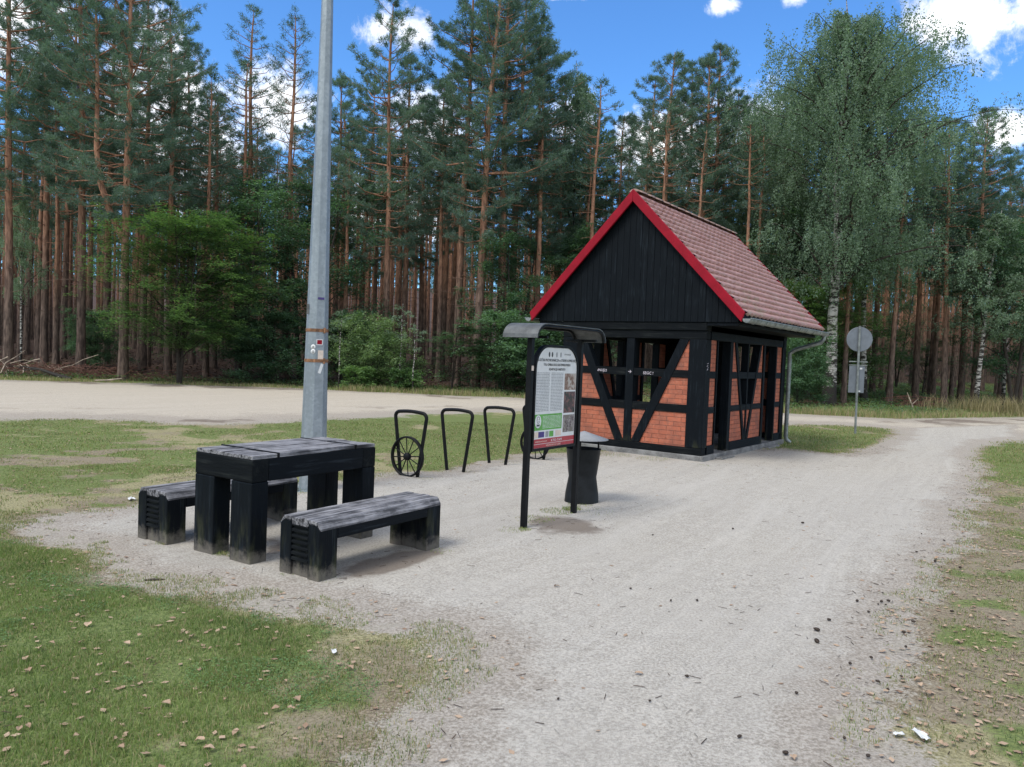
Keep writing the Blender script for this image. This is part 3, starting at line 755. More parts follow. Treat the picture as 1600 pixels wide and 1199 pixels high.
# the face towards the camera is number 5 (left) and 6 (right)
def disc(r, mat, name, par, depth=.001):
    return MB().lathe([(0, depth), (r, depth), (r, 0), (0, 0)], 24).build(name, mat, par)
for z in (1.615, 1.565):
    o = on_pole(5, .02, z, disc(.028, WHITE, 'round_sticker', pl))
    q = link('numeral', textmesh('8' if z > 1.6 else '0', .045, INK), o); q.location = (0, -.016, .0015)
o = on_pole(6, -.005, 1.67, MB().box(-.035, .035, -.032, .032, 0, .001).build('square_sticker', WHITE, pl)); o2 = MB().box(-.027, .027, -.024, .024, .001, .002).build('red_field', RED, o)
o = on_pole(6, .01, 1.53, MB().box(-.03, .03, -.05, .05, 0, .001).build('paper_strip', OFFW, pl))
o = on_pole(6, .015, 1.38, MB().box(-.016, .016, -.055, .055, 0, .0015).build('tape_strip', WHITE, pl)); o.rotation_euler.rotate_axis('Z', -.3)
o = on_pole(6, 0, 2.15, MB().box(-.035, .035, -.012, .012, 0, .006).build('small_plate', PURPLE, pl))
o = on_pole(5, -.06, 2.03, MB().box(-.014, .014, -.055, .055, 0, .004).build('metal_tab', GREYMETAL, pl))

# ------------------------------------------------------------------ notice board
P1, P2 = (.162, 7.14), (.691, 7.919)
KA = math.atan2(P2[1]-P1[1], P2[0]-P1[0]); KL = math.hypot(P2[0]-P1[0], P2[1]-P1[1])
kb = empty('notice_board', (P1[0], P1[1], 0), KA, 'black steel notice board on two posts under a curved canopy, printed panel with green box', 'notice board')
# local x runs from the near post to the far post, local -y is the side that faces the viewer
for x in (0, KL): MB().box(x-.026, x+.026, -.026, .026, -.2, 1.80).build('post', BLACKMETAL, kb, .004)
def canopy_prof(off):
    P = []
    for k in range(7): a = PI-PI/2*k/6; P.append((-.17+.15+(.17+off)*math.cos(a)*1.0, 1.775+(.135+off)*math.sin(a)))
    for k in range(7): a = PI/2-PI/2*k/6; P.append((KL+.17-.15+(.17+off)*math.cos(a), 1.775+(.135+off)*math.sin(a)))
    return P
o_, i_ = canopy_prof(.004), canopy_prof(-.004)
m = MB(); V = [(x, -.19, z) for x, z in o_]+[(x, -.19, z) for x, z in i_]+[(x, .19, z) for x, z in o_]+[(x, .19, z) for x, z in i_]
k = len(o_); Fc = []
for j in range(k-1): Fc += [(j, j+1, k+j+1, k+j), (2*k+j, 3*k+j, 3*k+j+1, 2*k+j+1), (j, 2*k+j, 2*k+j+1, j+1), (k+j, k+j+1, 3*k+j+1, 3*k+j)]
Fc += [(0, k, 3*k, 2*k), (k-1, 3*k-1, 4*k-1, 2*k-1)]
m.poly(V, Fc, False); m.build('canopy', GREYMETAL, kb)
for y in (-.172, 0.172):
    m = MB().tube([(x, y, z) for x, z in canopy_prof(-.020)], .014, 8); m.build('canopy_rib', BLACKMETAL, kb)
for x in (0, KL): MB().box(x-.014, x+.014, -.18, .18, 1.775, 1.80).build('bracket', BLACKMETAL, kb, .003)
bx0, bx1, bz0, bz1 = .085, KL-.085, .735, 1.70
def arch(x0, x1, z0, z1, r, n=8):
    P = [(x0, z0), (x1, z0)]
    for k in range(n+1): a = PI/2*k/n; P.append((x1-r+r*math.cos(a), z1-r+r*math.sin(a)))
    for k in range(n+1): a = PI/2+PI/2*k/n; P.append((x0+r+r*math.cos(a), z1-r+r*math.sin(a)))
    return P
def ring_prism(Po, Pi, y0, y1):
    n = len(Po); V = [(x, y0, z) for x, z in Po]+[(x, y0, z) for x, z in Pi]+[(x, y1, z) for x, z in Po]+[(x, y1, z) for x, z in Pi]
    m = MB(); Fc = []
    for j in range(n):
        q = (j+1) % n; Fc += [(j, q, n+q, n+j), (2*n+j, 3*n+j, 3*n+q, 2*n+q), (j, 2*n+j, 2*n+q, q), (n+j, n+q, 3*n+q, 3*n+j)]
    m.poly(V, Fc); return m
ring_prism(arch(bx0-.025, bx1+.025, bz0-.025, bz1+.025, .235), arch(bx0, bx1, bz0, bz1, .21), -.022, .022).build('frame', BLACKMETAL, kb)
pn = MB().prism(arch(bx0+.0005, bx1-.0005, bz0+.0005, bz1-.0005, .21), 1, -.012, .012).build('printed_panel', WHITE, kb)
for x in (.026, KL-.06):
    for z in (.80, 1.30): MB().box(x, x+.034, -.008, .008, z, z+.02).build('bracket', BLACKMETAL, kb)
BW = bx1-bx0
def pr_box(name, mat, u0, u1, z0, z1, d=.0015, par=pn):
    return MB().box(bx0+u0*BW, bx0+u1*BW, -.012-d, -.012, z0, z1).build(name, mat, par)
def pr_text(t, u, z, size, mat=INK, d=.0021, w=None):
    me = textmesh(t, size, mat); o = link('lettering', me, pn)
    o.location = (bx0+u*BW, -.012-d, z); o.rotation_euler = (PI/2, 0, 0)
    if w:
        xs_ = [v_.co.x for v_ in me.vertices]; o.scale = (w*BW/(max(xs_)-min(xs_)), 1, 1)
    return o
pr_text('ŚCIEŻKA PRZYRODNICZA w STREFIE ŁOWIECKIEJ', .5, 1.565, .036, w=.93)
pr_text('TYLA GMINA ULICA RADZIWIŁŁOWSKA', .5, 1.522, .034, w=.66)
pr_text('ADAPTACJA HABITATU', .5, 1.478, .034, w=.40)
rg = random.Random(5)
for u0, u1 in ((.03, .33), (.37, .66)):
    m = MB(); z = 1.45
    while z > 1.075:
        u = u0
        while u < u1-.01:
            l = min(rg.uniform(.02, .07), u1-u); m.box(bx0+u*BW, bx0+(u+l)*BW, -.0134, -.012, z, z+.0065); u += l+.01
        z -= .0145
    m.build('text_column', GREYINK, pn)
for (z0, z1), mt in zip(((1.285, 1.45), (1.055, 1.268), (.862, 1.035)), PH): pr_box('picture', mt, .70, .985, z0, z1)
gb = pr_box('green_box', GREENP, .02, .665, .905, 1.058)
m = MB(); z = 1.035
while z > .915:
    u = .20
    while u < .64: l = min(rg.uniform(.03, .08), .645-u); m.box(bx0+u*BW, bx0+(u+l)*BW, -.0143, -.0134, z, z+.004); u += l+.008
    z -= .0125
m.build('text_lines', WHITE, pn)
m = MB().prism([(bx0+.095*BW+.055*math.cos(a*PI/12), .99+.062*math.sin(a*PI/12)) for a in range(24)], 1, -.0145, -.0133); m.build('portrait_oval', WHITE, pn)
m = MB(); xx = bx0+.095*BW
m.tube([(xx+.024*math.cos(a), -.0148, 1.005+.032*math.sin(a)) for a in [k*PI/10 for k in range(0, 20)]], .0022, 5)
m.box(xx-.016, xx-.004, -.0152, -.0146, 1.006, 1.010); m.box(xx+.004, xx+.016, -.0152, -.0146, 1.006, 1.010); m.box(xx-.01, xx+.01, -.0152, -.0146, .988, .992)
m.prism([(xx-.03, .945), (xx+.03, .945), (xx+.02, .968), (xx, .958), (xx-.02, .968)], 1, -.0154, -.0146); m.build('portrait', INK, pn)
for u0, u1, mt in ((.02, .11, OFFW), (.11, .25, PURPLE), (.28, .35, GREYINK), (.37, .47, GREENP), (.52, .66, OFFW)): pr_box('logo', mt, u0, u1, .835, .89)
pr_box('red_band', REDP, .0, 1, .776, .822); pr_box('red_band', REDP, .0, 1, .737, .771)
pr_text('KTO-TAM', .55, .785, .035, WHITE, w=.26); pr_text('WIELKOPOLSKA', .18, .79, .018, OFFW, w=.28); pr_text('WSZYSTKO O LESIE', .48, .745, .024, OFFW, w=.36)
for u, mt in ((.30, INK), (.37, INK), (.48, GREYINK), (.58, GREYINK)): 
    m = MB().prism([(bx0+u*BW+.014*math.cos(a*PI/6), 1.632+.026*math.sin(a*PI/6)) for a in range(12)], 1, -.0135, -.012); m.build('emblem', mt, pn)
pr_text('PARK', .75, 1.63, .022, GREYINK, w=.16)
o = MB().box(-.014, .022, -.0275, -.026, 1.475, 1.52).build('pale_sticker', OFFW, kb)

# ------------------------------------------------------------------ litter bin
bn = empty('litter_bin', (.83, 8.56, 0), 0, 'dark hourglass litter bin with pale hood behind the notice board', 'litter bin')
MB().lathe([(.195, -.05), (.185, .10), (.155, .29), (.165, .36), (.192, .60), (.197, .605), (.190, .60), (.150, .30), (.165, .06), (0, .05)], 40).build('drum', DARKBIN, bn)
m = MB()
for k in range(3):
    a = 2*PI*k/3+.2; m.box(0, 0, 0, 0, 0, 0) if False else m.tube([(.178*math.cos(a), .178*math.sin(a), .5), (.168*math.cos(a), .168*math.sin(a), .725)], .011, 6)
m.build('hood_stays', BLACKMETAL, bn)
MB().lathe([(0, .80), (.27, .717), (.272, .709), (.26, .711), (0, .785)], 40).build('hood', HOOD, bn)

# ------------------------------------------------------------------ bicycle stands
def make_rack(wheel):
    t = empty('bicycle_stand', (0, 0, 0), R(-33))
    # local x lies in the plane of the hoop
    bw, tw_, H = .125, .27, .83; r = .07
    P = [(-bw, 0, -.1), (-tw_+.012, 0, H-r)]
    for k in range(1, 6): a = PI-PI/2*k/5; P.append((-tw_+r+r*math.cos(a)+.01, 0, H-r+r*math.sin(a)))
    for k in range(1, 6): P.append((-tw_+r+.01+(2*tw_-2*r-.02)*k/6, 0, H+.012*math.sin(PI*k/6)))
    for k in range(0, 6): a = PI/2-PI/2*k/5; P.append((tw_-r+r*math.cos(a)-.01, 0, H-r+r*math.sin(a)))
    P += [(bw, 0, -.1)]
    MB().tube(P, .0235, 12).build('hoop', BLACKMETAL, t)
    if wheel:
        wr = empty_mesh_wheel(t, wheel)
    return t
def empty_mesh_wheel(t, side):
    yc = side*.045; zc = .262; ro = .262
    m = MB(); n = 48; V = []
    for j in range(n):
        a = 2*PI*j/n; c_, s_ = math.cos(a), math.sin(a)
        for r_, y in ((ro, -.022), (ro, .022), (ro-.022, .022), (ro-.022, -.022)): V.append((r_*c_, yc+y, zc+r_*s_))
    m.poly(V, [(j*4+k, ((j+1) % n)*4+k, ((j+1) % n)*4+(k+1) % 4, j*4+(k+1) % 4) for j in range(n) for k in range(4)], True)
    o = m.build('wheel_rim', BLACKMETAL, t, 0)
    hub = MB(); hub.lathe([(0, -.03), (.042, -.03), (.048, -.02), (.048, .02), (.042, .03), (0, .03)], 24); 
    hub.v = [(x, yc+z, zc+y) for x, y, z in hub.v]; hub.build('wheel_hub', BLACKMETAL, t)
    m = MB()
    for k in range(12):
        a = 2*PI*k/12+.1; m.tube([(.04*math.cos(a), yc, zc+.04*math.sin(a)), ((ro-.015)*math.cos(a), yc, zc+(ro-.015)*math.sin(a))], .0075, 6)
    m.build('wheel_spokes', BLACKMETAL, t)
    return o
rk = [make_rack(-1), None, None, None]
tag(rk[0], 'black bicycle stand hoop with a spoked wheel at its foot, leftmost of the row', 'bicycle stand', 'row of black bicycle stands')
rk[0].location = (-1.28, 9.84, 0)
rk[1] = make_rack(0); tag(rk[1], 'plain black bicycle stand hoop next to the wheeled one on the left', 'bicycle stand', 'row of black bicycle stands'); rk[1].location = (-.73, 10.44, 0)
rk[2] = copy_tree(rk[1]); tag(rk[2], 'plain black bicycle stand hoop closest to the left post of the notice board', 'bicycle stand', 'row of black bicycle stands'); rk[2].location = (-.17, 11.22, 0)
rk[3] = make_rack(-1); tag(rk[3], 'black bicycle stand with a spoked wheel half hidden behind the notice board', 'bicycle stand', 'row of black bicycle stands'); rk[3].location = (.42, 12.02, 0)

# ------------------------------------------------------------------ road signs seen from behind
sg_ = empty('road_sign', (8.62, 19.22, float(gz(8.62, 19.22))), R(-8), 'grey back of a round road sign with a rectangular plate below on a thin pole', 'road sign')
MB().tube([(.03, .0, -.2), (0, 0, 2.70)], .028, 12).build('pole', ZINC, sg_)
o = MB().lathe([(0, 0), (.30, 0), (.31, .006), (.31, .02), (.30, .02), (0, .02)], 48).build('round_plate', SIGNBACK, sg_); o.rotation_euler = (PI/2, 0, 0); o.location = (.02, .055, 2.37)
for dx, t_ in ((.19, 'T-29'),):
    q = MB().box(dx-.065, dx+.065, -.10, -.055, -.003, 0).build('maker_label', WHITE, o)
MB().box(-.185, .185, .035, .055, 1.03, 1.70).build('lower_plate', SIGNBACK, sg_, .004)
MB().box(-.20, .24, .028, .05, 1.80, 1.825).build('cross_bar', ZINC, sg_); MB().box(-.20, .24, .028, .05, 1.712, 1.735).build('cross_bar', ZINC, sg_)
MB().box(.06, .12, .028, .034, 1.62, 1.66).build('maker_label', WHITE, sg_); MB().box(.03, .10, .028, .034, 1.06, 1.09).build('maker_label', WHITE, sg_)
x_, y_ = 26.4, 39.5
zz = float(gz(x_, y_))
s2 = empty('road_sign', (x_, y_, zz), R(-30), 'blue round sign with a white rim cut off by the right edge of the photo', 'road sign')
MB().tube([(0, 0, -.2), (0, 0, 2.6)], .03, 10).build('pole', ZINC, s2)
o = MB().lathe([(0, .02), (.29, .02), (.29, 0), (0, 0)], 40).build('round_plate', m_plain('sign_blue', (.02, .12, .40), .4), s2); o.rotation_euler = (PI/2, 0, 0); o.location = (0, -.04, 2.25)
o = MB().lathe([(.285, .026), (.33, .026), (.33, 0), (.285, 0)], 40).build('rim', WHITE, s2); o.rotation_euler = (PI/2, 0, 0); o.location = (0, -.04, 2.25)

# ------------------------------------------------------------------ vegetation builders
class Wood:
    """trunks and limbs gathered as quads"""
    def __init__(s): s.V = []; s.F = []; s.n = 0
    def tube(s, P, rad, n=6):
        P = np.asarray(P, float); k = len(P); rad = np.asarray(rad, float)*np.ones(k)
        T_ = np.gradient(P, axis=0); T_ /= np.linalg.norm(T_, axis=1)[:, None]+1e-9
        ref = np.array([1., 0, 0]) if abs(T_[0][0]) < .8 else np.array([0, 1., 0])
        A = np.cross(T_, ref); A /= np.linalg.norm(A, axis=1)[:, None]; B = np.cross(T_, A)
        a = np.arange(n)*2*PI/n
        ring = P[:, None]+rad[:, None, None]*(A[:, None]*np.cos(a)[None, :, None]+B[:, None]*np.sin(a)[None, :, None])
        s.V.append(ring.reshape(-1, 3))
        i = np.arange(k-1)[:, None]*n; j = np.arange(n)[None]; j2 = (j+1) % n
        s.F.append(np.stack([i+j, i+j2, i+n+j2, i+n+j], -1).reshape(-1, 4)+s.n); s.n += k*n
    def mesh(s, name, mat): return npmesh(name, np.concatenate(s.V), np.concatenate(s.F), [mat], smooth=True)
def rnd_dirs(rg, n):
    v = rg.normal(size=(n, 3)); return v/np.linalg.norm(v, axis=1)[:, None]
def needles_mesh(name, tips, dirs, rg, per, ln, wd, mat):
    """each tuft: thin triangles bristling round its twig"""
    tips = np.repeat(tips, per, 0); dirs = np.repeat(dirs, per, 0); n = len(tips)
    d = dirs*.75+rnd_dirs(rg, n)*1.0+np.array([0, 0, .25]); d /= np.linalg.norm(d, axis=1)[:, None]
    s_ = np.cross(d, rnd_dirs(rg, n)); s_ /= np.linalg.norm(s_, axis=1)[:, None]+1e-9
    l = ln*rg.uniform(.6, 1.2, n)[:, None]; b = tips+rg.normal(size=(n, 3))*ln*.30
    V = np.stack([b-s_*wd/2, b+s_*wd/2, b+d*l], 1).reshape(-1, 3)
    return npmesh(name, V, np.arange(3*n).reshape(-1, 3), [mat])
def leaves_mesh(name, pos, rg, size, mat, up=.7, droop=0.0):
    n = len(pos); nrm = rnd_dirs(rg, n)*(1-up)+np.array([0, 0, up]); nrm /= np.linalg.norm(nrm, axis=1)[:, None]
    t = np.cross(nrm, rnd_dirs(rg, n)); t /= np.linalg.norm(t, axis=1)[:, None]+1e-9
    if droop: t = t*(1-droop)+np.array([0, 0, -droop]); t /= np.linalg.norm(t, axis=1)[:, None]+1e-9
    b = np.cross(nrm, t); b /= np.linalg.norm(b, axis=1)[:, None]+1e-9
    l = size*rg.uniform(.6, 1.25, n)[:, None]
    V = np.stack([pos-t*l*.5, pos+b*l*.32, pos+t*l*.55, pos-b*l*.32], 1).reshape(-1, 3)
    return npmesh(name, V, np.arange(4*n).reshape(-1, 4), [mat])

def pine_proto(seed, H=18., base=.42, rad=2.4, whorls=24, per=9, tl=.20, tw=.028, forked=False, dead=True, detail=1.0, lean=0.0, mat=None):
    rg = np.random.default_rng(seed); wd = Wood(); tips = []; dirs = []
    stems = []
    nseg = 14; z = np.linspace(0, H, nseg)
    bend = np.cumsum(rg.normal(size=(nseg, 2))*.045, 0)*np.linspace(0, 1, nseg)[:, None]; bend[:, 0] += lean*z/H*H*.06
    r0 = .0092*H+.02
    prof = r0*(1-.80*(z/H)**1.1); prof[0] *= 1.25; prof[-1] = .015
    main = np.column_stack([bend, z]); stems.append((main, prof))
    wd.tube(main, prof, 9)
    if forked:
        zf = .30*H; zz = np.linspace(zf, H*.93, 10); t = (zz-zf)/(H*.93-zf)
        px_ = np.interp(zz, z, main[:, 0])-1.05*np.minimum(t*4, 1)**.8-.3*t; py_ = np.interp(zz, z, main[:, 1])+.2*t
        pr = r0*.72*(1-.85*t); m2 = np.column_stack([px_, py_, zz]); wd.tube(m2, pr, 8); stems.append((m2, pr))
    for st, spr in stems:
        zt = st[-1, 2]; zb = base*H
        for k in range(int(whorls)):
            f = k/(whorls-1.0); zz = zb+(zt-.2-zb)*f+rg.uniform(-.12, .12)
            c = np.array([np.interp(zz, st[:, 2], st[:, 0]), np.interp(zz, st[:, 2], st[:, 1]), zz])
            Lm = rad*min(1, (.45+f*2.2))*(1-f**2.4)**.78+.26
            Lm *= rg.uniform(.75, 1.12)
            nb = rg.integers(3, 6); a0 = rg.uniform(0, 2*PI)
            for b in range(nb):
                if rg.random() < .14: continue
                a = a0+2*PI*b/nb+rg.normal()*.3; l = Lm*rg.uniform(.55, 1.15)
                rise = (.05+.62*f)*l+rg.normal()*.1; q = np.linspace(0, 1, 5)
                sag = -.10*l*np.sin(q*PI)*(1-f)
                P = c+np.column_stack([np.cos(a)*l*q, np.sin(a)*l*q, rise*q**1.3+sag])
                P[1:-1] += rg.normal(size=(3, 3))*.05*l*.5
                wd.tube(P, np.linspace(.011*l+.012, .006, 5), 4)
                dv = np.array([np.cos(a), np.sin(a), .35])
                nt = max(9 if f > .8 else 6, int(l*13*detail))
                tq = rg.uniform(.30, 1.0, nt)**.75
                bp = np.column_stack([np.interp(tq, q, P[:, i]) for i in range(3)])
                # side twigs
                sa = a+rg.choice([-1, 1], nt)*rg.uniform(.3, 1.2, nt); sl = rg.uniform(.02, .34, nt)*l*(1.12-tq)+rg.uniform(0, .18, nt)
                off = np.column_stack([np.cos(sa)*sl, np.sin(sa)*sl, rg.uniform(-.02, .5, nt)*sl+rg.uniform(-.04, .08, nt)])
                tips.append(bp+off); dd = off+dv*.25; dirs.append(dd/np.linalg.norm(dd, axis=1)[:, None])
    if dead:
        for k in range(22):
            zz = rg.uniform(.12, base+.03)*H; a = rg.uniform(0, 2*PI); l = rg.uniform(.3, 1.7)
            c = np.array([np.interp(zz, z, main[:, 0]), np.interp(zz, z, main[:, 1]), zz])
            q = np.linspace(0, 1, 4)
            P = c+np.column_stack([np.cos(a)*l*q, np.sin(a)*l*q, rg.uniform(-.3, .25)*l*q**1.5]); wd.tube(P, np.linspace(.02, .005, 4), 3)
    tips = np.concatenate(tips); dirs = np.concatenate(dirs)
    return (wd.mesh('pine_trunk', BARK), needles_mesh('pine_crown', tips, dirs, rg, per, tl, tw, mat or NEEDLE), H)
def broad_proto(seed, H, R_, base, n_limbs, sprays, per, size, mat, bark, shape='round', up=.7, flat=.35, stems=1, hang=0.0, r0=None, top=.9):
    rg = np.random.default_rng(seed); wd = Wood(); lw = Wood(); pos = []
    r0 = r0 or .011*H+.015
    for s_ in range(stems):
        nseg = 10; z = np.linspace(0, H*top, nseg)
        sp = (rg.normal(size=2)*.035*H if stems > 1 else rg.normal(size=2)*.01*H)
        bend = np.cumsum(rg.normal(size=(nseg, 2))*.012*H*.6, 0)*np.linspace(.1, 1, nseg)[:, None]+sp[None]*np.linspace(0, 1, nseg)[:, None]*2.2
        prof = r0*(1-.9*(z/(H*top)))**.9; prof[0] *= 1.3; prof[-1] = .008
        main = np.column_stack([bend, z]); wd.tube(main, prof, 9)
        for k in range(n_limbs//stems):
            f = (k+rg.uniform(0, 1))/(n_limbs//stems); zz = H*(base*.8+(top-.05-base*.8)*f)
            c = np.array([np.interp(zz, z, main[:, 0]), np.interp(zz, z, main[:, 1]), zz])
            if shape == 'round': Lm = R_*math.sqrt(max(.05, 1-abs(f*1.6-.65)**2.2/1.3))
            elif shape == 'cone': Lm = R_*(1-f)**.7+.25
            else: Lm = R_*min(1, .62+f*1.5)*(1-f**2.2)**.75+.25
            a = rg.uniform(0, 2*PI); l = Lm*rg.uniform(.55, 1.08); rise = rg.uniform(.15, .65)*l*(1 if shape != 'birch' else 1.3)*(1.0-.3*f)
            q = np.linspace(0, 1, 6)
            P = c+np.column_stack([np.cos(a)*l*q, np.sin(a)*l*q, rise*np.sin(q*PI*.62)])
            P[1:] += np.cumsum(rg.normal(size=(5, 3))*.03*l, 0)
            lw.tube(P, np.linspace(r0*.20*(1-f*.6)+.008, .005, 6), 5)
            for j in range(sprays):
                tq = rg.uniform(.22, 1.05); cc = np.array([np.interp(tq, q, P[:, i]) for i in range(3)])
                w_ = l*.30*(1.3-tq)+.12; oa = rg.uniform(0, 2*PI); cc = cc+np.array([np.cos(oa)*w_, np.sin(oa)*w_, rg.normal()*.12*l])*rg.uniform(.2, 1.1)
                if hang:
                    hl = hang*rg.uniform(.4, 1.25); qq = rg.uniform(0, 1, per); sw = rg.normal(size=2)*.12
                    o = np.column_stack([rg.normal(size=per)*.055+sw[0]*qq, rg.normal(size=per)*.055+sw[1]*qq, -hl*qq])
                else:
                    sr = rg.uniform(.25, .55)*(R_*.16+.18); rr_ = sr*np.sqrt(rg.uniform(0, 1, per)); aa = rg.uniform(0, 2*PI, per)
                    o = np.column_stack([rr_*np.cos(aa), rr_*np.sin(aa), rg.normal(size=per)*sr*flat-.25*rr_**2/sr*.6])
                pos.append(cc+o)
    pos = np.concatenate(pos)
    pos = pos[pos[:, 2] > .05]
    return (wd.mesh('tree_trunk', bark), leaves_mesh('tree_crown', pos, rg, size, mat, up, .45 if hang else 0), H, lw.mesh('tree_limbs', DARKBARK))
def plant(proto, name, x, y, scale, rot, label, cat, group=None, sx=1.0, tilt=(0, 0)):
    t = empty(name, (x, y, float(gz(x, y))-.04), 0, label, cat, group)
    t.rotation_euler = (tilt[0], tilt[1], rot); t.scale = (scale*sx, scale*sx, scale)
    a = link('trunk', proto[0], t); b = link('crown', proto[1], t)
    if len(proto) > 3: link('limbs', proto[3], t)
    return t
def px_to_x(px, y):
    """ground x at depth y under the image column px"""
    x = 0.0
    for _ in range(8):
        z = float(gz(x, y)); v_ = np.array([x, y, z-EYE]); cxp = 800+F_PX*(v_@_RT)/(v_@_F); x += (px-cxp)*y/F_PX
    return x
def height_at(px, py, x, y):
    d = ray(px, py); t = math.hypot(x, y)/math.hypot(d[0], d[1]); return EYE+d[2]*t-float(gz(x, y))

FRONT = [pine_proto(11, 18, .38, 2.5, 28, 20, .18, .025), pine_proto(12, 18, .44, 2.5, 26, 20, .18, .025), pine_proto(13, 18, .35, 2.7, 28, 20, .18, .025), pine_proto(14, 18, .50, 2.3, 24, 19, .18, .025, lean=.6)]
FORK = pine_proto(15, 18, .36, 2.9, 24, 18, .18, .025, forked=True)
SPARSE = pine_proto(16, 18, .45, 1.7, 24, 7, .20, .024)
DEEP = [pine_proto(20+i, 17, .60+.04*(i % 3), 1.5, 12, 7, .24, .040, detail=.52, dead=(i % 2 == 0)) for i in range(5)]

rng = random.Random(42)
L_END = ''
L_MID = 'tall dark-crowned pine in the forest edge between the lamp pole and the hut roof'
L_ROOF = 'pine whose crown rises in the cluster directly above the hut roof'
L_RIGHT = 'straight orange-barked pine at the forest edge right of the birches'
fp = [  # px at the foot, depth, px/py of the top, prototype, label, group
 (12, 31.5, -150, 0, 'thick orange-barked pine standing closest to the left edge of the photo', None),
 (68, 37, -90, 1, L_END, 'pines at the left end'), (98, 41, -40, 2, L_END, 'pines at the left end'), (126, 33.5, -170, 2, L_END, 'pines at the left end'),
 (165, 40, -60, 1, L_END, 'pines at the left end'), (222, 37, -40, 0, L_END, 'pines at the left end'), (262, 35.5, 0, 2, L_END, 'pines at the left end'), (40, 43, -20, 3, L_END, 'pines at the left end'),
 (300, 42, 60, 3, 'pine crown rising just left of the open sky gap near the lamp pole', None),
 (382, 38, 14, 5, 'thin-crowned pine with its top alone against the blue sky, left of the lamp pole', None),
 (445, 37, 24, 5, 'thin-crowned pine rising directly left of the lamp pole', None),
 (345, 43, 150, 3, 'lower pine crown filling the gap behind the bright young tree', None),
 (520, 42, 120, 1, 'pine crown rising directly behind the right side of the lamp pole', None),
 (601, 36, 8, 2, 'dense pointed pine crown right of the lamp pole, below the small white cloud', None),
 (628, 39, 90, 1, 'pine standing right beside the pointed pine below the small white cloud', None),
 (684, 37, 120, 3, 'leaning slender pine with a bare orange trunk over the pale shrub', None),
 (560, 43, 140, 2, L_MID, 'pines between the lamp pole and the hut'), (655, 44, 150, 0, L_MID, 'pines between the lamp pole and the hut'),
 (712, 36, -40, 1, L_MID, 'pines between the lamp pole and the hut'), (742, 34.5, -80, 2, L_MID, 'pines between the lamp pole and the hut'), (778, 36, -60, 0, L_MID, 'pines between the lamp pole and the hut'), (795, 40, -10, 1, L_MID, 'pines between the lamp pole and the hut'), (836, 38, 30, 2, L_MID, 'pines between the lamp pole and the hut'),
 (862, 42, 120, 0, L_MID, 'pines between the lamp pole and the hut'), (915, 43, 170, 1, L_MID, 'pines between the lamp pole and the hut'), (955, 40, 175, 3, L_MID, 'pines between the lamp pole and the hut'),
 (1005, 41, 120, 1, L_ROOF, 'pines above the hut roof'), (1028, 36.5, 78, 0, L_ROOF, 'pines above the hut roof'), (1058, 40, 95, 2, L_ROOF, 'pines above the hut roof'), (1085, 37, 88, 1, L_ROOF, 'pines above the hut roof'), (1106, 38.5, 66, 0, L_ROOF, 'pines above the hut roof'), (1130, 44, 150, 2, L_ROOF, 'pines above the hut roof'), (1168, 43, 170, 1, L_ROOF, 'pines above the hut roof'),
 (1215, 45, 190, 0, 'pine behind the left flank of the great birch', None),
 (1338, 38, 150, 3, L_RIGHT, 'pines right of the birches'), (1362, 42, 160, 1, L_RIGHT, 'pines right of the birches'), (1388, 40, 170, 3, L_RIGHT, 'pines right of the birches'), (1430, 37, 190, 3, L_RIGHT, 'pines right of the birches'), (1456, 41, 210, 1, L_RIGHT, 'pines right of the birches'),
 (1474, 35, 180, 3, L_RIGHT, 'pines right of the birches'), (1500, 38, 195, 0, L_RIGHT, 'pines right of the birches'), (1520, 36, 165, 0, 'tallest pine top on the right skyline, below the small right-hand cloud', None),
 (1562, 41, 235, 2, L_RIGHT, 'pines right of the birches'), (1592, 38, 225, 1, 'pine at the very right edge of the photo beside the blue sign', None)]
ORD = ['leftmost', 'second from the left', 'third from the left', 'fourth from the left', 'fifth from the left', 'sixth from the left', 'seventh from the left', 'eighth from the left', 'ninth from the left', 'rightmost']
KIND_ = {'pines at the left end': ('orange-stemmed pine', 'pines in the left-end stand'), 'pines between the lamp pole and the hut': ('dark-crowned pine', 'edge pines between lamp pole and hut'), 'pines above the hut roof': ('pine', 'pines clustered above the hut roof'), 'pines right of the birches': ('straight pine', 'edge pines right of the birches')}
placed = []
for (px, y, top, pi, lab, grp) in fp:
    if grp:
        sib = sorted(q[0] for q in fp if q[5] == grp); k_ = sib.index(px)
        lab = '%s, %s of the %s' % (KIND_[grp][0], 'rightmost' if k_ == len(sib)-1 else ORD[k_], KIND_[grp][1])
    x = px_to_x(px, y); h = height_at(px+8, top, x, y)
    pr = FRONT[pi] if pi < 4 else SPARSE
    plant(pr, 'pine_tree', x, y, h/18.0, rng.uniform(0, 6.28), lab, 'pine tree', grp, sx=rng.uniform(.92, 1.12) if h < 20 else .9); placed.append((x, y))
x = px_to_x(192, 30.8); h = height_at(200, -130, x, 30.8)
plant(FORK, 'pine_tree', x, 30.8, h/18, .2, 'forked pine with two orange stems left of the bright young tree', 'pine tree'); placed.append((x, 30.8))
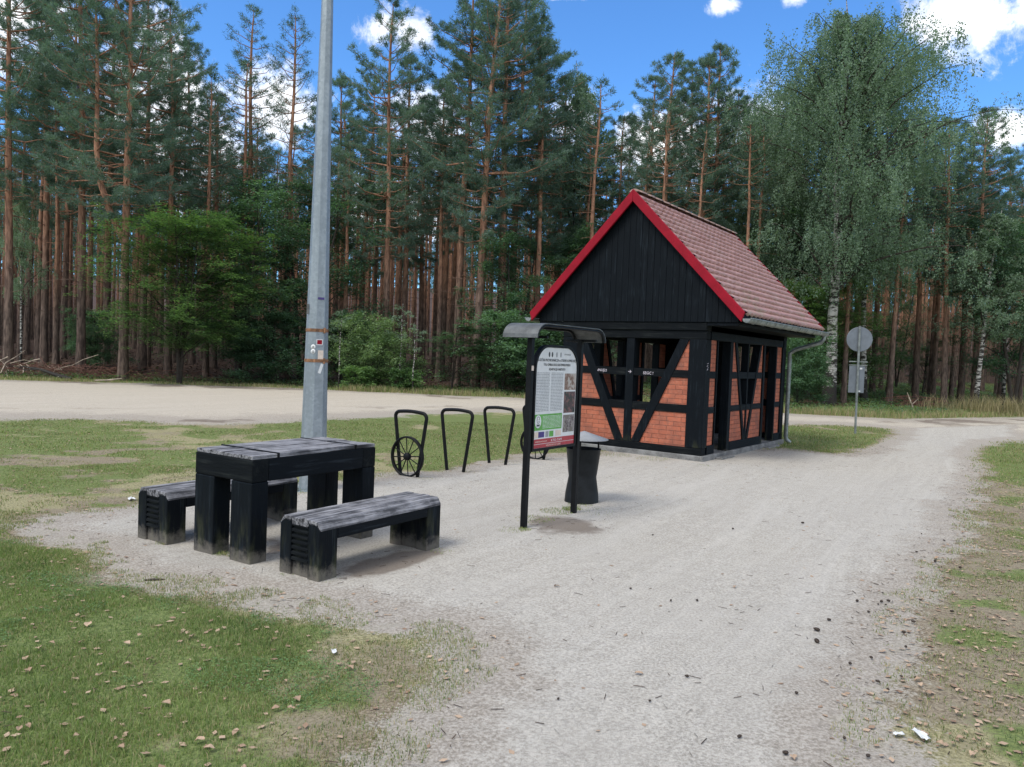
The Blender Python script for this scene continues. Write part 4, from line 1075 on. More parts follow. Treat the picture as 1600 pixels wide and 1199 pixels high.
# trees at the sides and deep inside the wood
cand = []
gy_ = 34.0
while gy_ < 74:
    gx_ = -gy_*.80-3
    while gx_ < gy_*.80+3:
        xx, yy = gx_+rng.uniform(-1.0, 1.0), gy_+rng.uniform(-.9, .9)
        if edge_d(xx, yy) > 5.5 and all((xx-a)**2+(yy-b)**2 > 2.2 for a, b in placed): cand.append((xx, yy))
        gx_ += 2.75
    gy_ += 2.6
cand.sort(key=lambda q: q[1]); indiv, rest = cand[:245], cand[245:]
yy_ = 34.0
while yy_ < 74:                      # the wood goes on to both sides, outside the photograph
    for sgx in (-1, 1):
        xx_ = yy_*.80+5
        while xx_ < yy_*.80+34:
            q_ = (sgx*xx_+rng.uniform(-1, 1), yy_+rng.uniform(-1, 1))
            if edge_d(*q_) > 2: rest.append(q_)
            xx_ += 3.0
    yy_ += 3.2
for (xx, yy) in indiv:
    hh = rng.uniform(11.5, 15.5)+max(0, (yy-50))*.04
    vx = 800+F_PX*xx/yy
    if 1120 < vx: hh *= .9
    zone = [(210, 'behind the brushwood heap at the left'), (440, 'behind the bright young tree'), (560, 'behind the lamp pole'), (780, 'behind the pale shrubs'), (930, 'behind the notice board'), (1230, 'behind the hut'), (1400, 'behind the great birch and the round sign'), (9999, 'behind the small right-hand brushwood heap')]
    zn = next(b for a, b in zone if vx < a)
    plant(DEEP[rng.randrange(5)], 'pine_tree', xx, yy, hh/17, rng.uniform(0, 6.28), 'slender straight pine inside the forest '+zn, 'pine tree', 'pines inside the forest '+zn, sx=rng.uniform(.9, 1.15))
# the far wood, which reads as one mass
yy_ = 74.0
while yy_ < 128:
    xx_ = -yy_*.85-26
    while xx_ < yy_*.85+26:
        rest.append((xx_+rng.uniform(-1.4, 1.4), yy_+rng.uniform(-1.2, 1.2))); xx_ += 2.5
    yy_ += 4.2 if yy_ < 110 else 6
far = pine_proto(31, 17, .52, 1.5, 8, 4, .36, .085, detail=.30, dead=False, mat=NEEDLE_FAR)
def arr(me):
    V = np.empty(len(me.vertices)*3, np.float32); me.vertices.foreach_get('co', V); F_ = np.empty(len(me.loops), np.int32); me.loops.foreach_get('vertex_index', F_); return V.reshape(-1, 3), F_
TV, TF = arr(far[0]); NV, NF = arr(far[1]); TF = TF.reshape(-1, 4); NF = NF.reshape(-1, 3)
# keep only the stem and stout limbs of the far prototype
VV, FF, MM, nn = [], [], [], 0
TQ = TF[:13*9]
rg_ = np.random.default_rng(8)
for (xx, yy) in rest:
    a = rg_.uniform(0, 6.28); s_ = rg_.uniform(13, 16.5)/17; ca, sa_ = math.cos(a)*s_, math.sin(a)*s_; zz = float(gz(xx, yy))
    M_ = np.array([[ca, -sa_, 0], [sa_, ca, 0], [0, 0, s_]])
    tv = TV[:14*9]@M_.T+[xx, yy, zz-.1]
    VV.append(tv); q3 = np.concatenate([TQ[:, [0, 1, 2]], TQ[:, [0, 2, 3]]]); FF.append(q3+nn); MM.append(np.zeros(len(q3), int)); nn += len(tv)
    nv = NV@M_.T+[xx, yy, zz-.1]; VV.append(nv); FF.append(NF+nn); MM.append(np.ones(len(NF), int)); nn += len(nv)
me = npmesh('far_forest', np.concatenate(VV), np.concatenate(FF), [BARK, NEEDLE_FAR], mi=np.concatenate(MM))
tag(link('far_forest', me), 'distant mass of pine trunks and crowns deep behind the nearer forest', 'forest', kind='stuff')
print('far trees', len(rest), 'verts', nn, 'near', len(indiv))

# birches
BIG = broad_proto(51, 16, 5.3, .30, 100, 42, 34, .068, BIRCHLEAF, BIRCHBARK, 'birch', up=.35, hang=.95, r0=.22, top=.93)
BIG2 = broad_proto(52, 15, 4.9, .34, 78, 38, 34, .068, BIRCHLEAF, BIRCHBARK, 'birch', up=.35, hang=.8, r0=.13, top=.93)
SLIM = broad_proto(53, 11, 2.3, .38, 36, 26, 26, .08, BIRCHLEAF, BIRCHBARK, 'birch', up=.35, hang=.5, r0=.11, top=.95)
POLEB = broad_proto(54, 5, .9, .70, 8, 6, 16, .07, BIRCHLEAF, BIRCHBARK, 'birch', up=.4, hang=.2, r0=.055, top=.98)
def by_px(proto, name, px, y, tpx, tpy, rot, label, cat, group=None, sx=1.0, tilt=(0, 0), hscale=None):
    x = px_to_x(px, y); h = height_at(tpx, tpy, x, y)
    return plant(proto, name, x, y, (h if hscale is None else hscale)/proto[2], rot, label, cat, group, sx, tilt)
by_px(BIG, 'birch_tree', 1295, 33, 1300, -45, 1.0, 'great weeping birch with rough white trunk just right of the hut gutter', 'birch tree', sx=1.0, tilt=(0, R(-1)))
by_px(BIG2, 'birch_tree', 1350, 35, 1380, 20, 2.5, 'leaning birch whose thin white trunk passes behind the round grey sign', 'birch tree', sx=.92, tilt=(0, R(4)))
by_px(BIG2, 'birch_tree', 1236, 38, 1215, 75, 4.0, 'birch crown filling the left shoulder of the great birch above the hut roof', 'birch tree', sx=.95)
by_px(SLIM, 'birch_tree', 1523, 34, 1560, 300, 0.3, 'slim white-trunked birch left of the tufted reeds near the right edge', 'birch tree', tilt=(0, R(2)), sx=1.2)
by_px(SLIM, 'birch_tree', 1566, 36, 1575, 330, 2.2, 'thin birch between the reeds and the blue sign at the right edge', 'birch tree')
by_px(SLIM, 'birch_tree', 890, 42, 893, 62, 2.8, 'pale birch top against the sky between tall pines and hut roof', 'birch tree', sx=.9)
by_px(BIG2, 'birch_tree', 1165, 44, 1160, 130, 2.8, 'birch crown behind the roof ridge, right of the pine cluster', 'birch tree', sx=.75)
by_px(POLEB, 'birch_sapling', 645, 30.6, 650, 500, 1.0, 'white birch sapling stem with black marks between the two pale shrubs', 'birch sapling')
by_px(POLEB, 'birch_sapling', 624, 31.2, 632, 470, 2.0, 'thin white birch sapling just left of the taller marked stem', 'birch sapling')
by_px(POLEB, 'birch_sapling', 529, 31, 530, 480, 3.0, 'thin birch sapling stem right beside the lamp pole', 'birch sapling')
by_px(SLIM, 'birch_tree', 32, 34, 36, 250, 3.0, 'thin white birch trunk between the two leftmost pines', 'birch tree', sx=.6)

# broadleaf trees and shrubs
YOUNG = broad_proto(61, 8.5, 4.1, .16, 84, 30, 34, .11, LEAF_MID, DARKBARK, 'round', up=.78, flat=.16, stems=3, r0=.10, top=.92)
YOUNG2 = broad_proto(62, 9, 3.0, .16, 52, 24, 26, .10, LEAF_DARK, DARKBARK, 'round', up=.6, flat=.3, stems=2, r0=.10)
BUSH = broad_proto(63, 3.2, 1.9, .05, 44, 20, 24, .075, LEAF_BRIGHT, DARKBARK, 'round', up=.55, flat=.35, stems=5, r0=.035)
BUSHD = broad_proto(64, 3.6, 2.0, .02, 50, 22, 26, .085, LEAF_DARK, DARKBARK, 'round', up=.6, flat=.3, stems=4, r0=.045)
ROWAN = broad_proto(65, 3.2, 1.5, .18, 26, 14, 24, .09, LEAF_DARK, DARKBARK, 'birch', up=.85, flat=.12, stems=3, r0=.035)
LOW = broad_proto(66, 1.1, .9, .02, 26, 12, 20, .08, LEAF_MID, DARKBARK, 'round', up=.6, flat=.3, stems=4, r0=.015)
by_px(YOUNG, 'broadleaf_tree', 280, 30.6, 305, 315, .4, 'bright green young broadleaf tree with layered branches, left of the lamp pole', 'tree', sx=.98)
by_px(YOUNG2, 'broadleaf_tree', 372, 34.5, 380, 270, 1.4, 'darker broadleaf tree just behind and right of the bright young tree', 'tree', sx=1.1)
by_px(YOUNG2, 'broadleaf_tree', 470, 36, 480, 235, 2.4, 'dark broadleaf tree directly behind the lamp pole', 'tree', sx=1.0)
by_px(YOUNG2, 'broadleaf_tree', 800, 36, 800, 330, 3.1, 'dark broadleaf tree behind the canopy of the notice board', 'tree', sx=1.1)
by_px(YOUNG2, 'broadleaf_tree', 905, 38, 900, 330, 4.0, 'broadleaf tree rising behind the left slope of the hut roof', 'tree', sx=1.0)
by_px(YOUNG, 'broadleaf_tree', 1262, 35, 1262, 425, 4.6, 'bright leafy tree under the eaves between hut and great birch', 'tree', sx=1.0)
by_px(YOUNG2, 'broadleaf_tree', 1582, 34.5, 1585, 300, 5.0, 'dense green tree at the right edge above the blue sign', 'tree', sx=.8)
by_px(YOUNG2, 'broadleaf_tree', 1190, 39, 1190, 300, .8, 'dark broadleaf tree directly behind the far half of the tile roof', 'tree', sx=1.0)
by_px(YOUNG2, 'broadleaf_tree', 1400, 48, 1420, 400, 1.8, 'understorey tree between the trunks right of the round sign', 'tree', sx=.6)
by_px(BUSH, 'shrub', 590, 32, 590, 490, .3, 'yellow-green rounded shrub right of the lamp pole', 'shrub', sx=1.15)
by_px(BUSHD, 'shrub', 545, 35.5, 545, 480, 1.3, 'dark shrub behind the yellow-green one, next to the lamp pole', 'shrub')
by_px(ROWAN, 'shrub', 705, 32, 700, 495, 2.3, 'feathery layered shrub right of the marked birch stem', 'shrub', sx=1.1)
by_px(BUSHD, 'shrub', 785, 32.5, 785, 480, .9, 'big dark green shrub left of the notice board post', 'shrub', sx=1.25)
by_px(BUSHD, 'shrub', 850, 34, 850, 490, 2.9, 'dark shrub seen under the canopy of the notice board', 'shrub', sx=1.2)
by_px(BUSH, 'shrub', 868, 31.5, 868, 545, 3.9, 'light shrub just left of the hut wall', 'shrub')
by_px(LOW, 'small_plant', 632, 31, 635, 575, .2, 'small bright plant at the foot of the marked birch stem', 'plant')
by_px(LOW, 'small_plant', 565, 31, 565, 572, 1.2, 'small leafy plant at the foot of the yellow-green shrub', 'plant', sx=1.3)
by_px(BUSHD, 'shrub', 1245, 31, 1245, 520, .2, 'low dark shrub visible through the gap beside the downpipe', 'shrub', sx=.9)
by_px(BUSH, 'shrub', 1300, 39, 1310, 470, 5.2, 'light green shrub behind the trunk of the great birch', 'shrub', sx=1.2)
by_px(BUSHD, 'shrub', 420, 33, 420, 480, 4.2, 'dark shrub under the right side of the bright young tree', 'shrub', sx=1.3)
by_px(BUSHD, 'shrub', 150, 35, 155, 480, 5.0, 'dark shrub between the trunks left of the forked pine', 'shrub', sx=.9)
by_px(ROWAN, 'shrub', 1440, 44, 1445, 520, 2.0, 'thin understorey shrub between the trunks behind the brushwood pile', 'shrub')

# ------------------------------------------------------------------ grass, ground cover, litter
def blades(name, x, y, h, w_, mats, mi, label, cat, spread=.5, seed=1):
    rg = np.random.default_rng(seed); n = len(x); z = gz(x, y)-.004
    a = rg.uniform(0, 2*PI, n); la = rg.uniform(0, 2*PI, n); ln = rg.uniform(.1, 1.0, n)*spread*h
    p = np.stack([x, y, z], 1); s_ = np.stack([np.cos(a), np.sin(a), a*0], 1)*(w_/2)[:, None]
    ld = np.stack([np.cos(la)*ln, np.sin(la)*ln, h*0], 1); up = np.stack([h*0, h*0, h], 1)
    mid = p+ld*.35+up*.6; top = p+ld*1.1+up*np.sqrt(np.clip(1-(ln/np.maximum(h, 1e-6))**2*.5, .2, 1))[:, None]
    V = np.stack([p-s_, p+s_, mid+s_*.75, mid-s_*.75, top], 1).reshape(-1, 3)
    b = np.arange(n)[:, None]*5
    F_ = np.concatenate([b+[0, 1, 2], b+[0, 2, 3], b+[3, 2, 4]])
    me = npmesh(name, V, F_, mats, mi=np.concatenate([mi]*3))
    return tag(link(name, me), label, cat, kind='stuff')
rg = np.random.default_rng(77)
def scatter(n, x0, x1, y0, y1, thr=.35, pw=1.0):
    x = rg.uniform(x0, x1, n); y = y0+(y1-y0)*rg.uniform(0, 1, n)**pw
    G, fo = green_field(x, y); s1, s2, sa, sb, isl = masks(x, y)
    k = (G*1.0+(rg.random(n)-.5)*1.15 > thr) & (sa < -.02) & (sb < -.02)
    ins = seg_sdf(x, y, HUTP) > -.02
    k &= ~ins
    return x[k], y[k], G[k]
def hp(u, s_): return (HK[0]+math.cos(HUT_A)*u-math.sin(HUT_A)*s_, HK[1]+math.sin(HUT_A)*u+math.cos(HUT_A)*s_)
HUTP = [hp(-.05, -.05), hp(L+.05, -.05), hp(L+.05, W+.05), hp(-.05, W+.05)]
X_, Y_, Hh, Ww, Mi = [], [], [], [], []
def add(x, y, G, h0, h1, w0, straw):
    n = len(x); X_.append(x); Y_.append(y); cl = fbm(x, y, 3, 5, 3)
    Hh.append(rg.uniform(h0, h1, n)*(.25+1.35*cl**1.5)*(.6+.5*G)); Ww.append(np.full(n, w0)*rg.uniform(.6, 1.3, n)); Mi.append((rg.random(n) < straw+.35*(1-G)).astype(int))
add(*scatter(230000, -4.6, .6, 2.2, 5.8, .42), .012, .042, .0036, .10)
add(*scatter(60000, 1.2, 5.5, 2.2, 8, .50), .012, .036, .004, .22)
add(*scatter(110000, -9, -1.5, 5.4, 10, .48), .012, .032, .006, .34)
add(*scatter(70000, 3.5, 11, 7, 15, .5), .015, .04, .008, .25)
add(*scatter(150000, -14, 3, 9.5, 18, .42), .012, .038, .011, .38)
add(*scatter(60000, 3, 14, 14, 24, .42), .02, .065, .014, .45)
add(*scatter(30000, -24, -9, 8, 16, .48), .018, .045, .013, .4)
def stray(n, x0, x1, y0, y1, w0, h1):
    x = rg.uniform(x0, x1, n); y = rg.uniform(y0, y1, n); s1, s2, sa, sb, isl = masks(x, y)
    cl = fbm(x, y, 4.5, 123, 3); k = (cl > .46) & (sa < .10) & (sb < .1) & (seg_sdf(x, y, HUTP) < 0)
    x, y, cl = x[k], y[k], cl[k]; X_.append(x); Y_.append(y); Hh.append(rg.uniform(.4, 1, len(x))*h1); Ww.append(np.full(len(x), w0)); Mi.append((rg.random(len(x)) < .45).astype(int))
stray(150000, -5, 0, 2.2, 7, .0036, .030); stray(110000, 1.2, 6, 2.2, 9, .004, .028); stray(50000, -10, -1, 6, 10, .006, .03); stray(30000, 3, 9, 8, 15, .008, .035)
# stray tufts round the posts and feet
def clump(cx, cy, r, n, h):
    a = rg.uniform(0, 2*PI, n); q = r*np.sqrt(rg.uniform(0, 1, n)); X_.append(cx+q*np.cos(a)); Y_.append(cy+q*np.sin(a)); Hh.append(rg.uniform(h*.4, h, n)); Ww.append(np.full(n, .0045)); Mi.append((rg.random(n) < .3).astype(int))
for (px, py, r, n, h) in [(350, 868, .05, 70, .05), (362, 872, .03, 40, .05), (255, 850, .06, 60, .05), (450, 900, .05, 40, .03), (835, 812, .20, 420, .035), (870, 800, .18, 420, .04), (893, 797, .10, 260, .06), (800, 828, .14, 200, .03), (820, 828, .06, 160, .04), (905, 790, .14, 160, .04), (930, 800, .2, 160, .03), (350, 866, .10, 160, .04), (505, 905, .12, 120, .03), (690, 862, .1, 100, .03), (475, 770, .22, 260, .05), (665, 750, .1, 60, .03), (1020, 718, .3, 200, .05), (960, 712, .3, 200, .05), (1100, 728, .12, 60, .03), (800, 725, .2, 100, .03), (735, 738, .12, 50, .03), (600, 742, .3, 150, .04)]:
    x, y = gp(px, py); clump(x, y, r, n, h)
x, y, h_, w_, mi = map(np.concatenate, (X_, Y_, Hh, Ww, Mi))
blades('lawn_grass', x, y, h_, w_, [GRASS, STRAW], mi, 'short patchy mown grass and dry blades round the sandy area', 'grass', .7, 2)
print('lawn blades', len(x))
# taller grass along the forest edge
n = 90000; x = rg.uniform(-34, 34, n); d = rg.uniform(0, 1, n)**1.3*5.0-.25; y = np.interp(x, EDGE_X, EDGE_Y)+d
cl = fbm(x, y, .7, 15, 3); k = cl+rg.uniform(-.25, .25, n) > .42+.05*d*(x < -6)
x, y, d, cl = x[k], y[k], d[k], cl[k]
h_ = rg.uniform(.06, .26, len(x))*(.5+cl)*(1.15-.1*d); h_ *= np.where(x < -7, .55, 1.0)
blades('verge_grass', x, y, h_, np.full(len(x), .016), [GRASS, STRAW], (rg.random(len(x)) < .62-.07*d).astype(int), 'tall yellow-green grass along the far side of the sandy road', 'grass', .55, 3)
# reeds near the right edge
x0, y0 = px_to_x(1560, 31.5), 31.5
n = 1500; x = x0+rg.normal(size=n)*1.3; y = y0+rg.normal(size=n)*.35
blades('feather_reeds', x, y, rg.uniform(.25, .95, n), np.full(n, .018), [STRAW], np.zeros(n, int), 'pale feathery reeds in front of the slim birches at the right edge', 'reeds', .5, 4)
# low undergrowth in the wood
n = 60000; x = rg.uniform(-34, 34, n); d = rg.uniform(1.2, 22, n); y = np.interp(x, EDGE_X, EDGE_Y)+d
G, fo = green_field(x, y); k = G > .3+.3*rg.random(n); x, y = x[k], y[k]
pos = np.stack([x, y, gz(x, y)+rg.uniform(.0, .22, len(x))], 1)
pos = np.repeat(pos, 3, 0)+rg.normal(size=(len(pos)*3, 3))*[.10, .10, .03]
me = leaves_mesh('undergrowth', pos, rg, .085, LEAF_DARK, .7); me.materials.append(LEAF_MID)
me.polygons.foreach_set('material_index', (rg.random(len(me.polygons)) < .5).astype(np.int32))
tag(link('undergrowth', me), 'low mossy green undergrowth on the forest floor', 'undergrowth', kind='stuff')
# clover patches among the near lawn
n = 90000; x = rg.uniform(-4.6, 0, n); y = rg.uniform(2.2, 6.5, n); G, fo = green_field(x, y); s1, s2, sa, sb, isl = masks(x, y)
k = (G > .3) & (sa < -.05) & (fbm(x, y, 2.2, 201, 3) > .56)
x, y = x[k], y[k]; pos = np.stack([x, y, gz(x, y)+rg.uniform(.006, .026, len(x))], 1)
tag(link('clover_patch', leaves_mesh('clover_patch', pos, rg, .013, LEAF_MID, .75)), 'small round-leaved weeds growing in patches through the near lawn', 'clover', kind='stuff')
# leaf litter flakes and twigs
def m_dead(name, a, b):
    mt, g = newmat(name); co = obco(g); isl = g.n('ShaderNodeNewGeometry').outputs['Random Per Island']; rd = g.n('ShaderNodeObjectInfo').outputs['Random']
    n = g.noise(co, 30, 3); c = g.mix(g.math('ADD', g.math('MULTIPLY', isl, .6), g.math('MULTIPLY', rd, .4)), a, b); finish(g, g.mix(g.math('MULTIPLY', n, .4), c, a), .8, spec=.2); return mt
DEADL = m_dead('dead_leaf', (.17, .10, .062), (.60, .46, .33)); DEADD = m_dead('dark_debris', (.035, .026, .02), (.12, .08, .055))
def flakes(name, x, y, size, mat, label, cat, lift=.006, up=.86):
    pos = np.stack([x, y, gz(x, y)+lift+rg.uniform(0, .008, len(x))], 1)
    me = leaves_mesh(name, pos, rg, size, mat, up); return tag(link(name, me), label, cat, kind='stuff')
n = 34000; x = rg.uniform(-9, 8, n); y = rg.uniform(2.3, 16, n); s1, s2, sa, sb, isl = masks(x, y)
p = np.where(sa > 0, np.exp(-sa/.22)*.30+.012, .30)*(.4+1.3*fbm(x, y, 3.0, 301, 3))+.95*((x > 1.6) & (sa < .08))*(y < 14)*(.35+1.1*fbm(x, y, 2.0, 303, 3))
k = (rg.random(n) < p) & (sb < 0); flakes('leaf_litter', x[k], y[k], .036, DEADL, 'small dead leaf fragments scattered on the lawn and path edges', 'leaf litter')
n = 26000; x = rg.uniform(-9, 8, n); y = rg.uniform(2.3, 18, n); s1, s2, sa, sb, isl = masks(x, y)
p = np.where(sa > 0, np.exp(-sa/.35)*.35+.03, .12)+.4*((x > 1.8) & (sa < .3))+.6*earth_and_shade(x, y)
k = (rg.random(n) < p) & (sb < 0.2); x, y = x[k], y[k]; pos = np.stack([x, y, gz(x, y)+.012], 1)
a = rg.uniform(0, 2*PI, len(x)); l = rg.uniform(.008, .034, len(x))[:, None]; dv = np.stack([np.cos(a), np.sin(a), a*0], 1); sv = np.stack([-np.sin(a), np.cos(a), a*0], 1)*.0016
V = np.stack([pos-dv*l-sv, pos+dv*l-sv, pos+dv*l+sv+[0, 0, .002], pos-dv*l+sv+[0, 0, .002]], 1).reshape(-1, 3)
tag(link('needle_litter', npmesh('needle_litter', V, np.arange(len(V)).reshape(-1, 4), [DEADD])), 'dry pine needles and bits of twig strewn over the sandy path', 'needle litter', kind='stuff')
n = 45000; x = rg.uniform(-30, 32, n); d = rg.uniform(1.5, 26, n); y = np.interp(x, EDGE_X, EDGE_Y)+d
flakes('forest_litter', x, y, .11, DEADD, 'brown dead leaves and needles on the forest floor', 'leaf litter', .02, .6)

# individual curled leaves
def leaf_mesh(seed, pts=7):
    r_ = random.Random(seed); l = .075; V, Fc = [], []
    for i in range(pts):
        t = i/(pts-1); w_ = .030*math.sin(PI*min(1, t*1.02+.03))**.8*(1-.25*t)+.0008; zc = .012*math.sin(t*PI*1.1+r_.uniform(-.3, .3))+.004
        for sx in (-1, 0, 1): V.append((l*(t-.5), sx*w_*(1+r_.uniform(-.12, .12)), zc+abs(sx)*r_.uniform(.004, .014)))
    for i in range(pts-1):
        for j in range(2): Fc.append((i*3+j, i*3+j+1, i*3+4+j, i*3+3+j))
    me = bpy.data.meshes.new('fallen_leaf'); me.from_pydata(V, [], Fc); me.materials.append(DEADL); me.update(); return me
LM = [leaf_mesh(i) for i in range(6)]
def leaf_at(x, y, s_, label, grp):
    o = link('fallen_leaf', rng.choice(LM)); o.location = (x, y, float(gz(x, y))+.012); o.rotation_euler = (rng.uniform(-.3, .3), rng.uniform(-.3, .3), rng.uniform(0, 6.28)); o.scale = (s_, s_*rng.uniform(.8, 1.2), s_)
    tag(o, label, 'leaf', grp)
lp = [(110, 979), (138, 982), (127, 1010), (80, 1011), (62, 1020), (40, 1036), (45, 1054), (100, 1088), (0, 1098), (198, 1012), (199, 1044), (234, 1037), (152, 1061), (278, 958), (295, 1037), (329, 1019), (341, 1046), (218, 998), (368, 1146), (312, 1162), (218, 1121), (105, 1181), (188, 1172), (367, 1150), (464, 1098), (455, 1112), (430, 1112), (547, 1049), (445, 1070), (352, 1097), (30, 1145), (45, 1140), (120, 1154), (500, 1164), (326, 1175), (540, 1050), (180, 1158), (225, 1094), (400, 990), (440, 940), (300, 1000), (20, 905), (75, 912), (90, 880), (260, 1105)]
for px, py in lp:
    x, y = gp(px, py); leaf_at(x, y, rng.choice([.25, .3, .36, .42, .5, .6]), 'curled pale brown leaf lying on the green lawn in the left foreground', 'fallen leaves on the left lawn')
for k in range(60):
    px = rng.uniform(1420, 1600); py = rng.uniform(850, 1195)
    if px < 1400+.0*py: continue
    x, y = gp(px, py); leaf_at(x, y, rng.choice([.22, .28, .34, .42, .55]), 'curled brown leaf lying on the rough verge right of the path', 'fallen leaves on the right verge')
for px, py in [(998, 1059), (1372, 1102), (1240, 1191), (870, 920), (1148, 921), (770, 1000)]:
    x, y = gp(px, py); leaf_at(x, y, .55, 'single dry leaf lying on the open sandy path', 'single leaves on the path')
# pine cones
def cone_mesh():
    m = MB(); n = 10; prof = [(.001, 0), (.010, .004), (.016, .012), (.0175, .022), (.014, .034), (.008, .044), (.001, .049)]
    m.lathe(prof, n)
    for k in range(46):
        t = (k+.5)/46; z = .003+.043*t; r_ = np.interp(z, [p[1] for p in prof], [p[0] for p in prof]); a = k*2.39996
        c_, s_ = math.cos(a), math.sin(a); e = .0045
        P = [(r_*c_-s_*e, r_*s_+c_*e, z-.002), (r_*c_+s_*e, r_*s_-c_*e, z-.002), ((r_+.005)*c_+s_*e*.6, (r_+.005)*s_-c_*e*.6, z+.002), ((r_+.005)*c_-s_*e*.6, (r_+.005)*s_+c_*e*.6, z+.002), (r_*c_, r_*s_, z+.006)]
        m.poly(P, [(0, 1, 2, 3), (3, 2, 4)])
    m.v = [(z-.024, x, y) for x, y, z in m.v]
    o = m.build('pine_cone', m_plain('cone_brown', (.045, .032, .024), .8, 0, .5, 60)); me = o.data; bpy.data.objects.remove(o); return me
CM = cone_mesh()
cones = [(1048, 944), (1089, 944), (1276, 990), (1276, 1008), (1328, 1043), (1073, 1064), (1244, 1091), (1155, 1158), (1319, 1160), (1227, 1184), (1339, 943), (1377, 944), (1384, 949), (1388, 943), (1372, 948), (1438, 941), (1487, 959), (1427, 976), (1420, 994), (1412, 993), (1361, 1033), (1408, 1063), (1387, 1084), (1371, 1072), (1415, 1016), (1471, 889), (1475, 846), (1432, 865), (1145, 829), (1020, 838), (985, 925), (1254, 820), (1295, 973), (1357, 960), (1440, 835), (1461, 880), (1500, 890), (872, 1098), (1379, 930), (1015, 1102), (1430, 1065), (1356, 1188)]
for px, py in cones:
    x, y = gp(px, py); o = link('pine_cone', CM); o.location = (x, y, float(gz(x, y))+.018+.006); s_ = rng.choice([.3, .36, .42, .5, .6]) if px != 1276 else .7
    o.scale = (s_*1.15, s_*.9, s_*.8); o.location.z -= .010*(1-s_); o.rotation_euler = (0, rng.uniform(-.2, .2), rng.uniform(0, 6.28))
    tag(o, 'small dark pine cone lying on the right half of the sandy path', 'pine cone', 'pine cones on the path')
# paper scraps
def scrap(px, py, s_, label, seed):
    r_ = random.Random(seed); x, y = gp(px, py); V = []; n = 4
    for i in range(n+1):
        for j in range(n+1): V.append((s_*(i/n-.5)+r_.uniform(-.1, .1)*s_, s_*.5*(j/n-.5)+r_.uniform(-.08, .08)*s_, r_.uniform(.004, .18*s_+.004)))
    me = bpy.data.meshes.new('paper_scrap'); me.from_pydata(V, [], [(i*(n+1)+j, i*(n+1)+j+1, (i+1)*(n+1)+j+1, (i+1)*(n+1)+j) for i in range(n) for j in range(n)]); me.materials.append(WHITE); me.update()
    o = link('paper_scrap', me); o.location = (x, y, float(gz(x, y))+.01); o.rotation_euler = (0, 0, r_.uniform(0, 3)); tag(o, label, 'litter')
scrap(522, 1024, .05, 'small crumpled white paper scrap on the lawn edge below the benches', 1)
scrap(1440, 1157, .085, 'torn white tissue on the verge in the lower right corner', 2)
scrap(1405, 1154, .045, 'narrow white paper strip just left of the torn tissue', 3)
scrap(205, 782, .12, 'pale plastic scrap in the grass left of the far bench', 4)
# fallen birch branch, brushwood piles
def branchy(name, base, n, spread, L0, r0, mat, label, cat, seed, flat=.25):
    r_ = np.random.default_rng(seed); wd = Wood()
    for k in range(n):
        c = np.array(base)+np.array([r_.normal()*spread[0], r_.normal()*spread[1], 0]); c[2] = float(gz(c[0], c[1]))+r_.uniform(.02, spread[2])
        a = r_.uniform(0, 2*PI); l = L0*r_.uniform(.4, 1.2); q = np.linspace(-.5, .5, 5)
        P = c+np.column_stack([np.cos(a)*l*q, np.sin(a)*l*q, r_.normal()*flat*l*q+.08*l*np.cos(q*PI)]); P += r_.normal(size=P.shape)*.03*l
        wd.tube(P, r0*r_.uniform(.5, 1.3)*np.linspace(1, .35, 5), 4)
    me = wd.mesh(name, mat); return tag(link(name, me), label, cat)
TWIG = m_plain('brushwood_brown', (.13, .062, .045), .9, 0, .5, 8); TWIGP = m_plain('pale_twig', (.34, .28, .22), .85, 0, .4, 8)
x, y = px_to_x(100, 31.2), 31.2
branchy('brushwood_pile', (x, y, 0), 420, (2.1, .5, .45), 1.1, .013, TWIG, 'long low heap of reddish brushwood under the pines at the left', 'brushwood', 5)
x, y = px_to_x(30, 30.8), 30.8
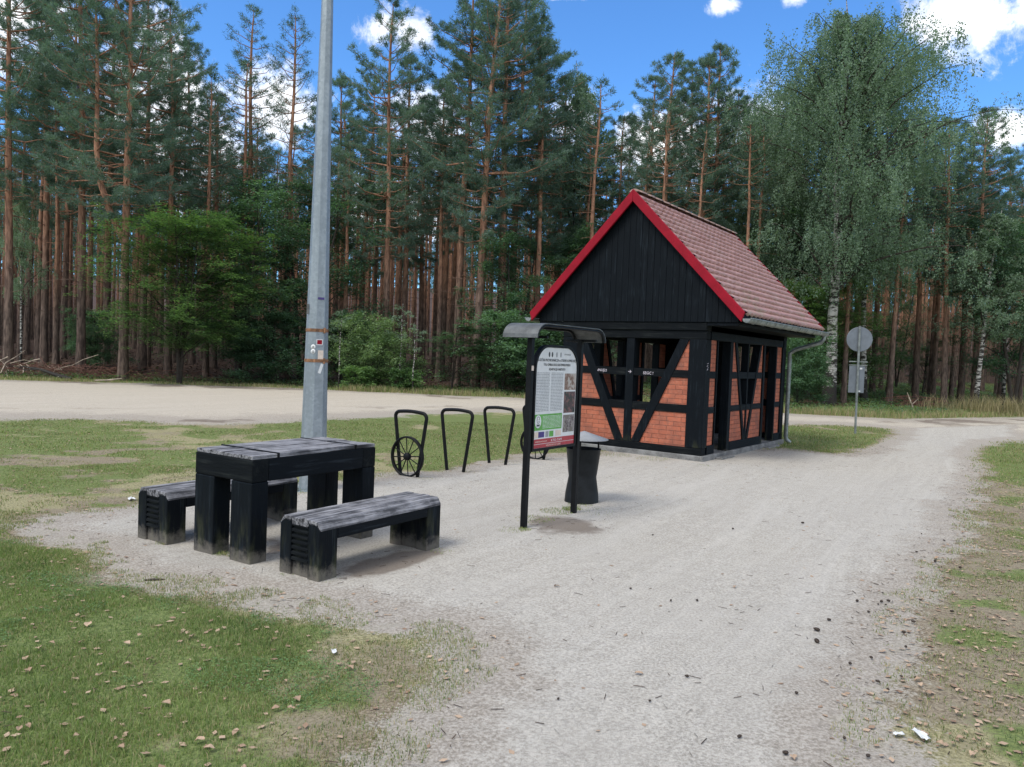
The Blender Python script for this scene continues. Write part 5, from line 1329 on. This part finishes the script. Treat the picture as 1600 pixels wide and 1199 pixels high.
branchy('dry_branch', (x, y, 0), 14, (.9, .3, .6), 1.9, .022, TWIGP, 'tangle of pale dry branches at the far left end of the brushwood heap', 'dry branches', 6, .35)
x, y = px_to_x(1433, 33), 33
branchy('brushwood_pile', (x, y, 0), 110, (.55, .35, .5), 1.0, .014, TWIG, 'small brushwood heap on the moss between the sign and the right-hand birches', 'brushwood', 7)
wd = Wood(); xa, xb = px_to_x(62, 29.6), px_to_x(112, 29.2)
za, zb = float(gz(xa, 29.6)), float(gz(xb, 29.2))
wd.tube([(xa-.9, 29.9, za+.45), (xa, 29.6, za+.38), ((xa+xb)/2, 29.4, (za+zb)/2+.2), (xb, 29.2, zb+.06)], [.02, .05, .07, .075], 8)
wd.tube([(xa, 29.6, za+.38), (xa-.5, 29.5, za+.34), (xa-1.1, 29.6, za+.5)], [.03, .02, .008], 5)
tag(link('fallen_log', wd.mesh('fallen_log', BIRCHBARK)), 'white fallen birch limb lying in front of the left brushwood heap', 'fallen branch')
xa, xb = px_to_x(150, 29.0), px_to_x(190, 29.2); wd = Wood(); wd.tube([(xa, 28.9, .06), ((xa+xb)/2, 29, .08), (xb, 29.2, .16)], [.03, .04, .02], 6)
tag(link('fallen_log', wd.mesh('fallen_log', TWIGP)), 'thin pale stick lying at the foot of the forked pine', 'fallen branch')
xa = px_to_x(1428, 31.8); wd = Wood(); zz = float(gz(xa, 31.8)); wd.tube([(xa, 31.8, zz), (xa-.15, 31.8, zz+.35), (xa-.3, 31.85, zz+.75)], [.035, .03, .012], 6); wd.tube([(xa-.1, 31.8, zz+.25), (xa+.15, 31.8, zz+.5)], [.02, .008], 5)
tag(link('tree_stub', wd.mesh('tree_stub', TWIGP)), 'pale broken branch standing up out of the small brushwood heap', 'dead branch')
x, y = gp(240, 910); wd = Wood(); wd.tube([(x-.06, y, .012), (x, y+.01, .016), (x+.06, y+.03, .012)], [.006, .008, .004], 5)
tag(link('twig', wd.mesh('twig', DARKBARK)), 'short dark twig on the sand in front of the table', 'twig')
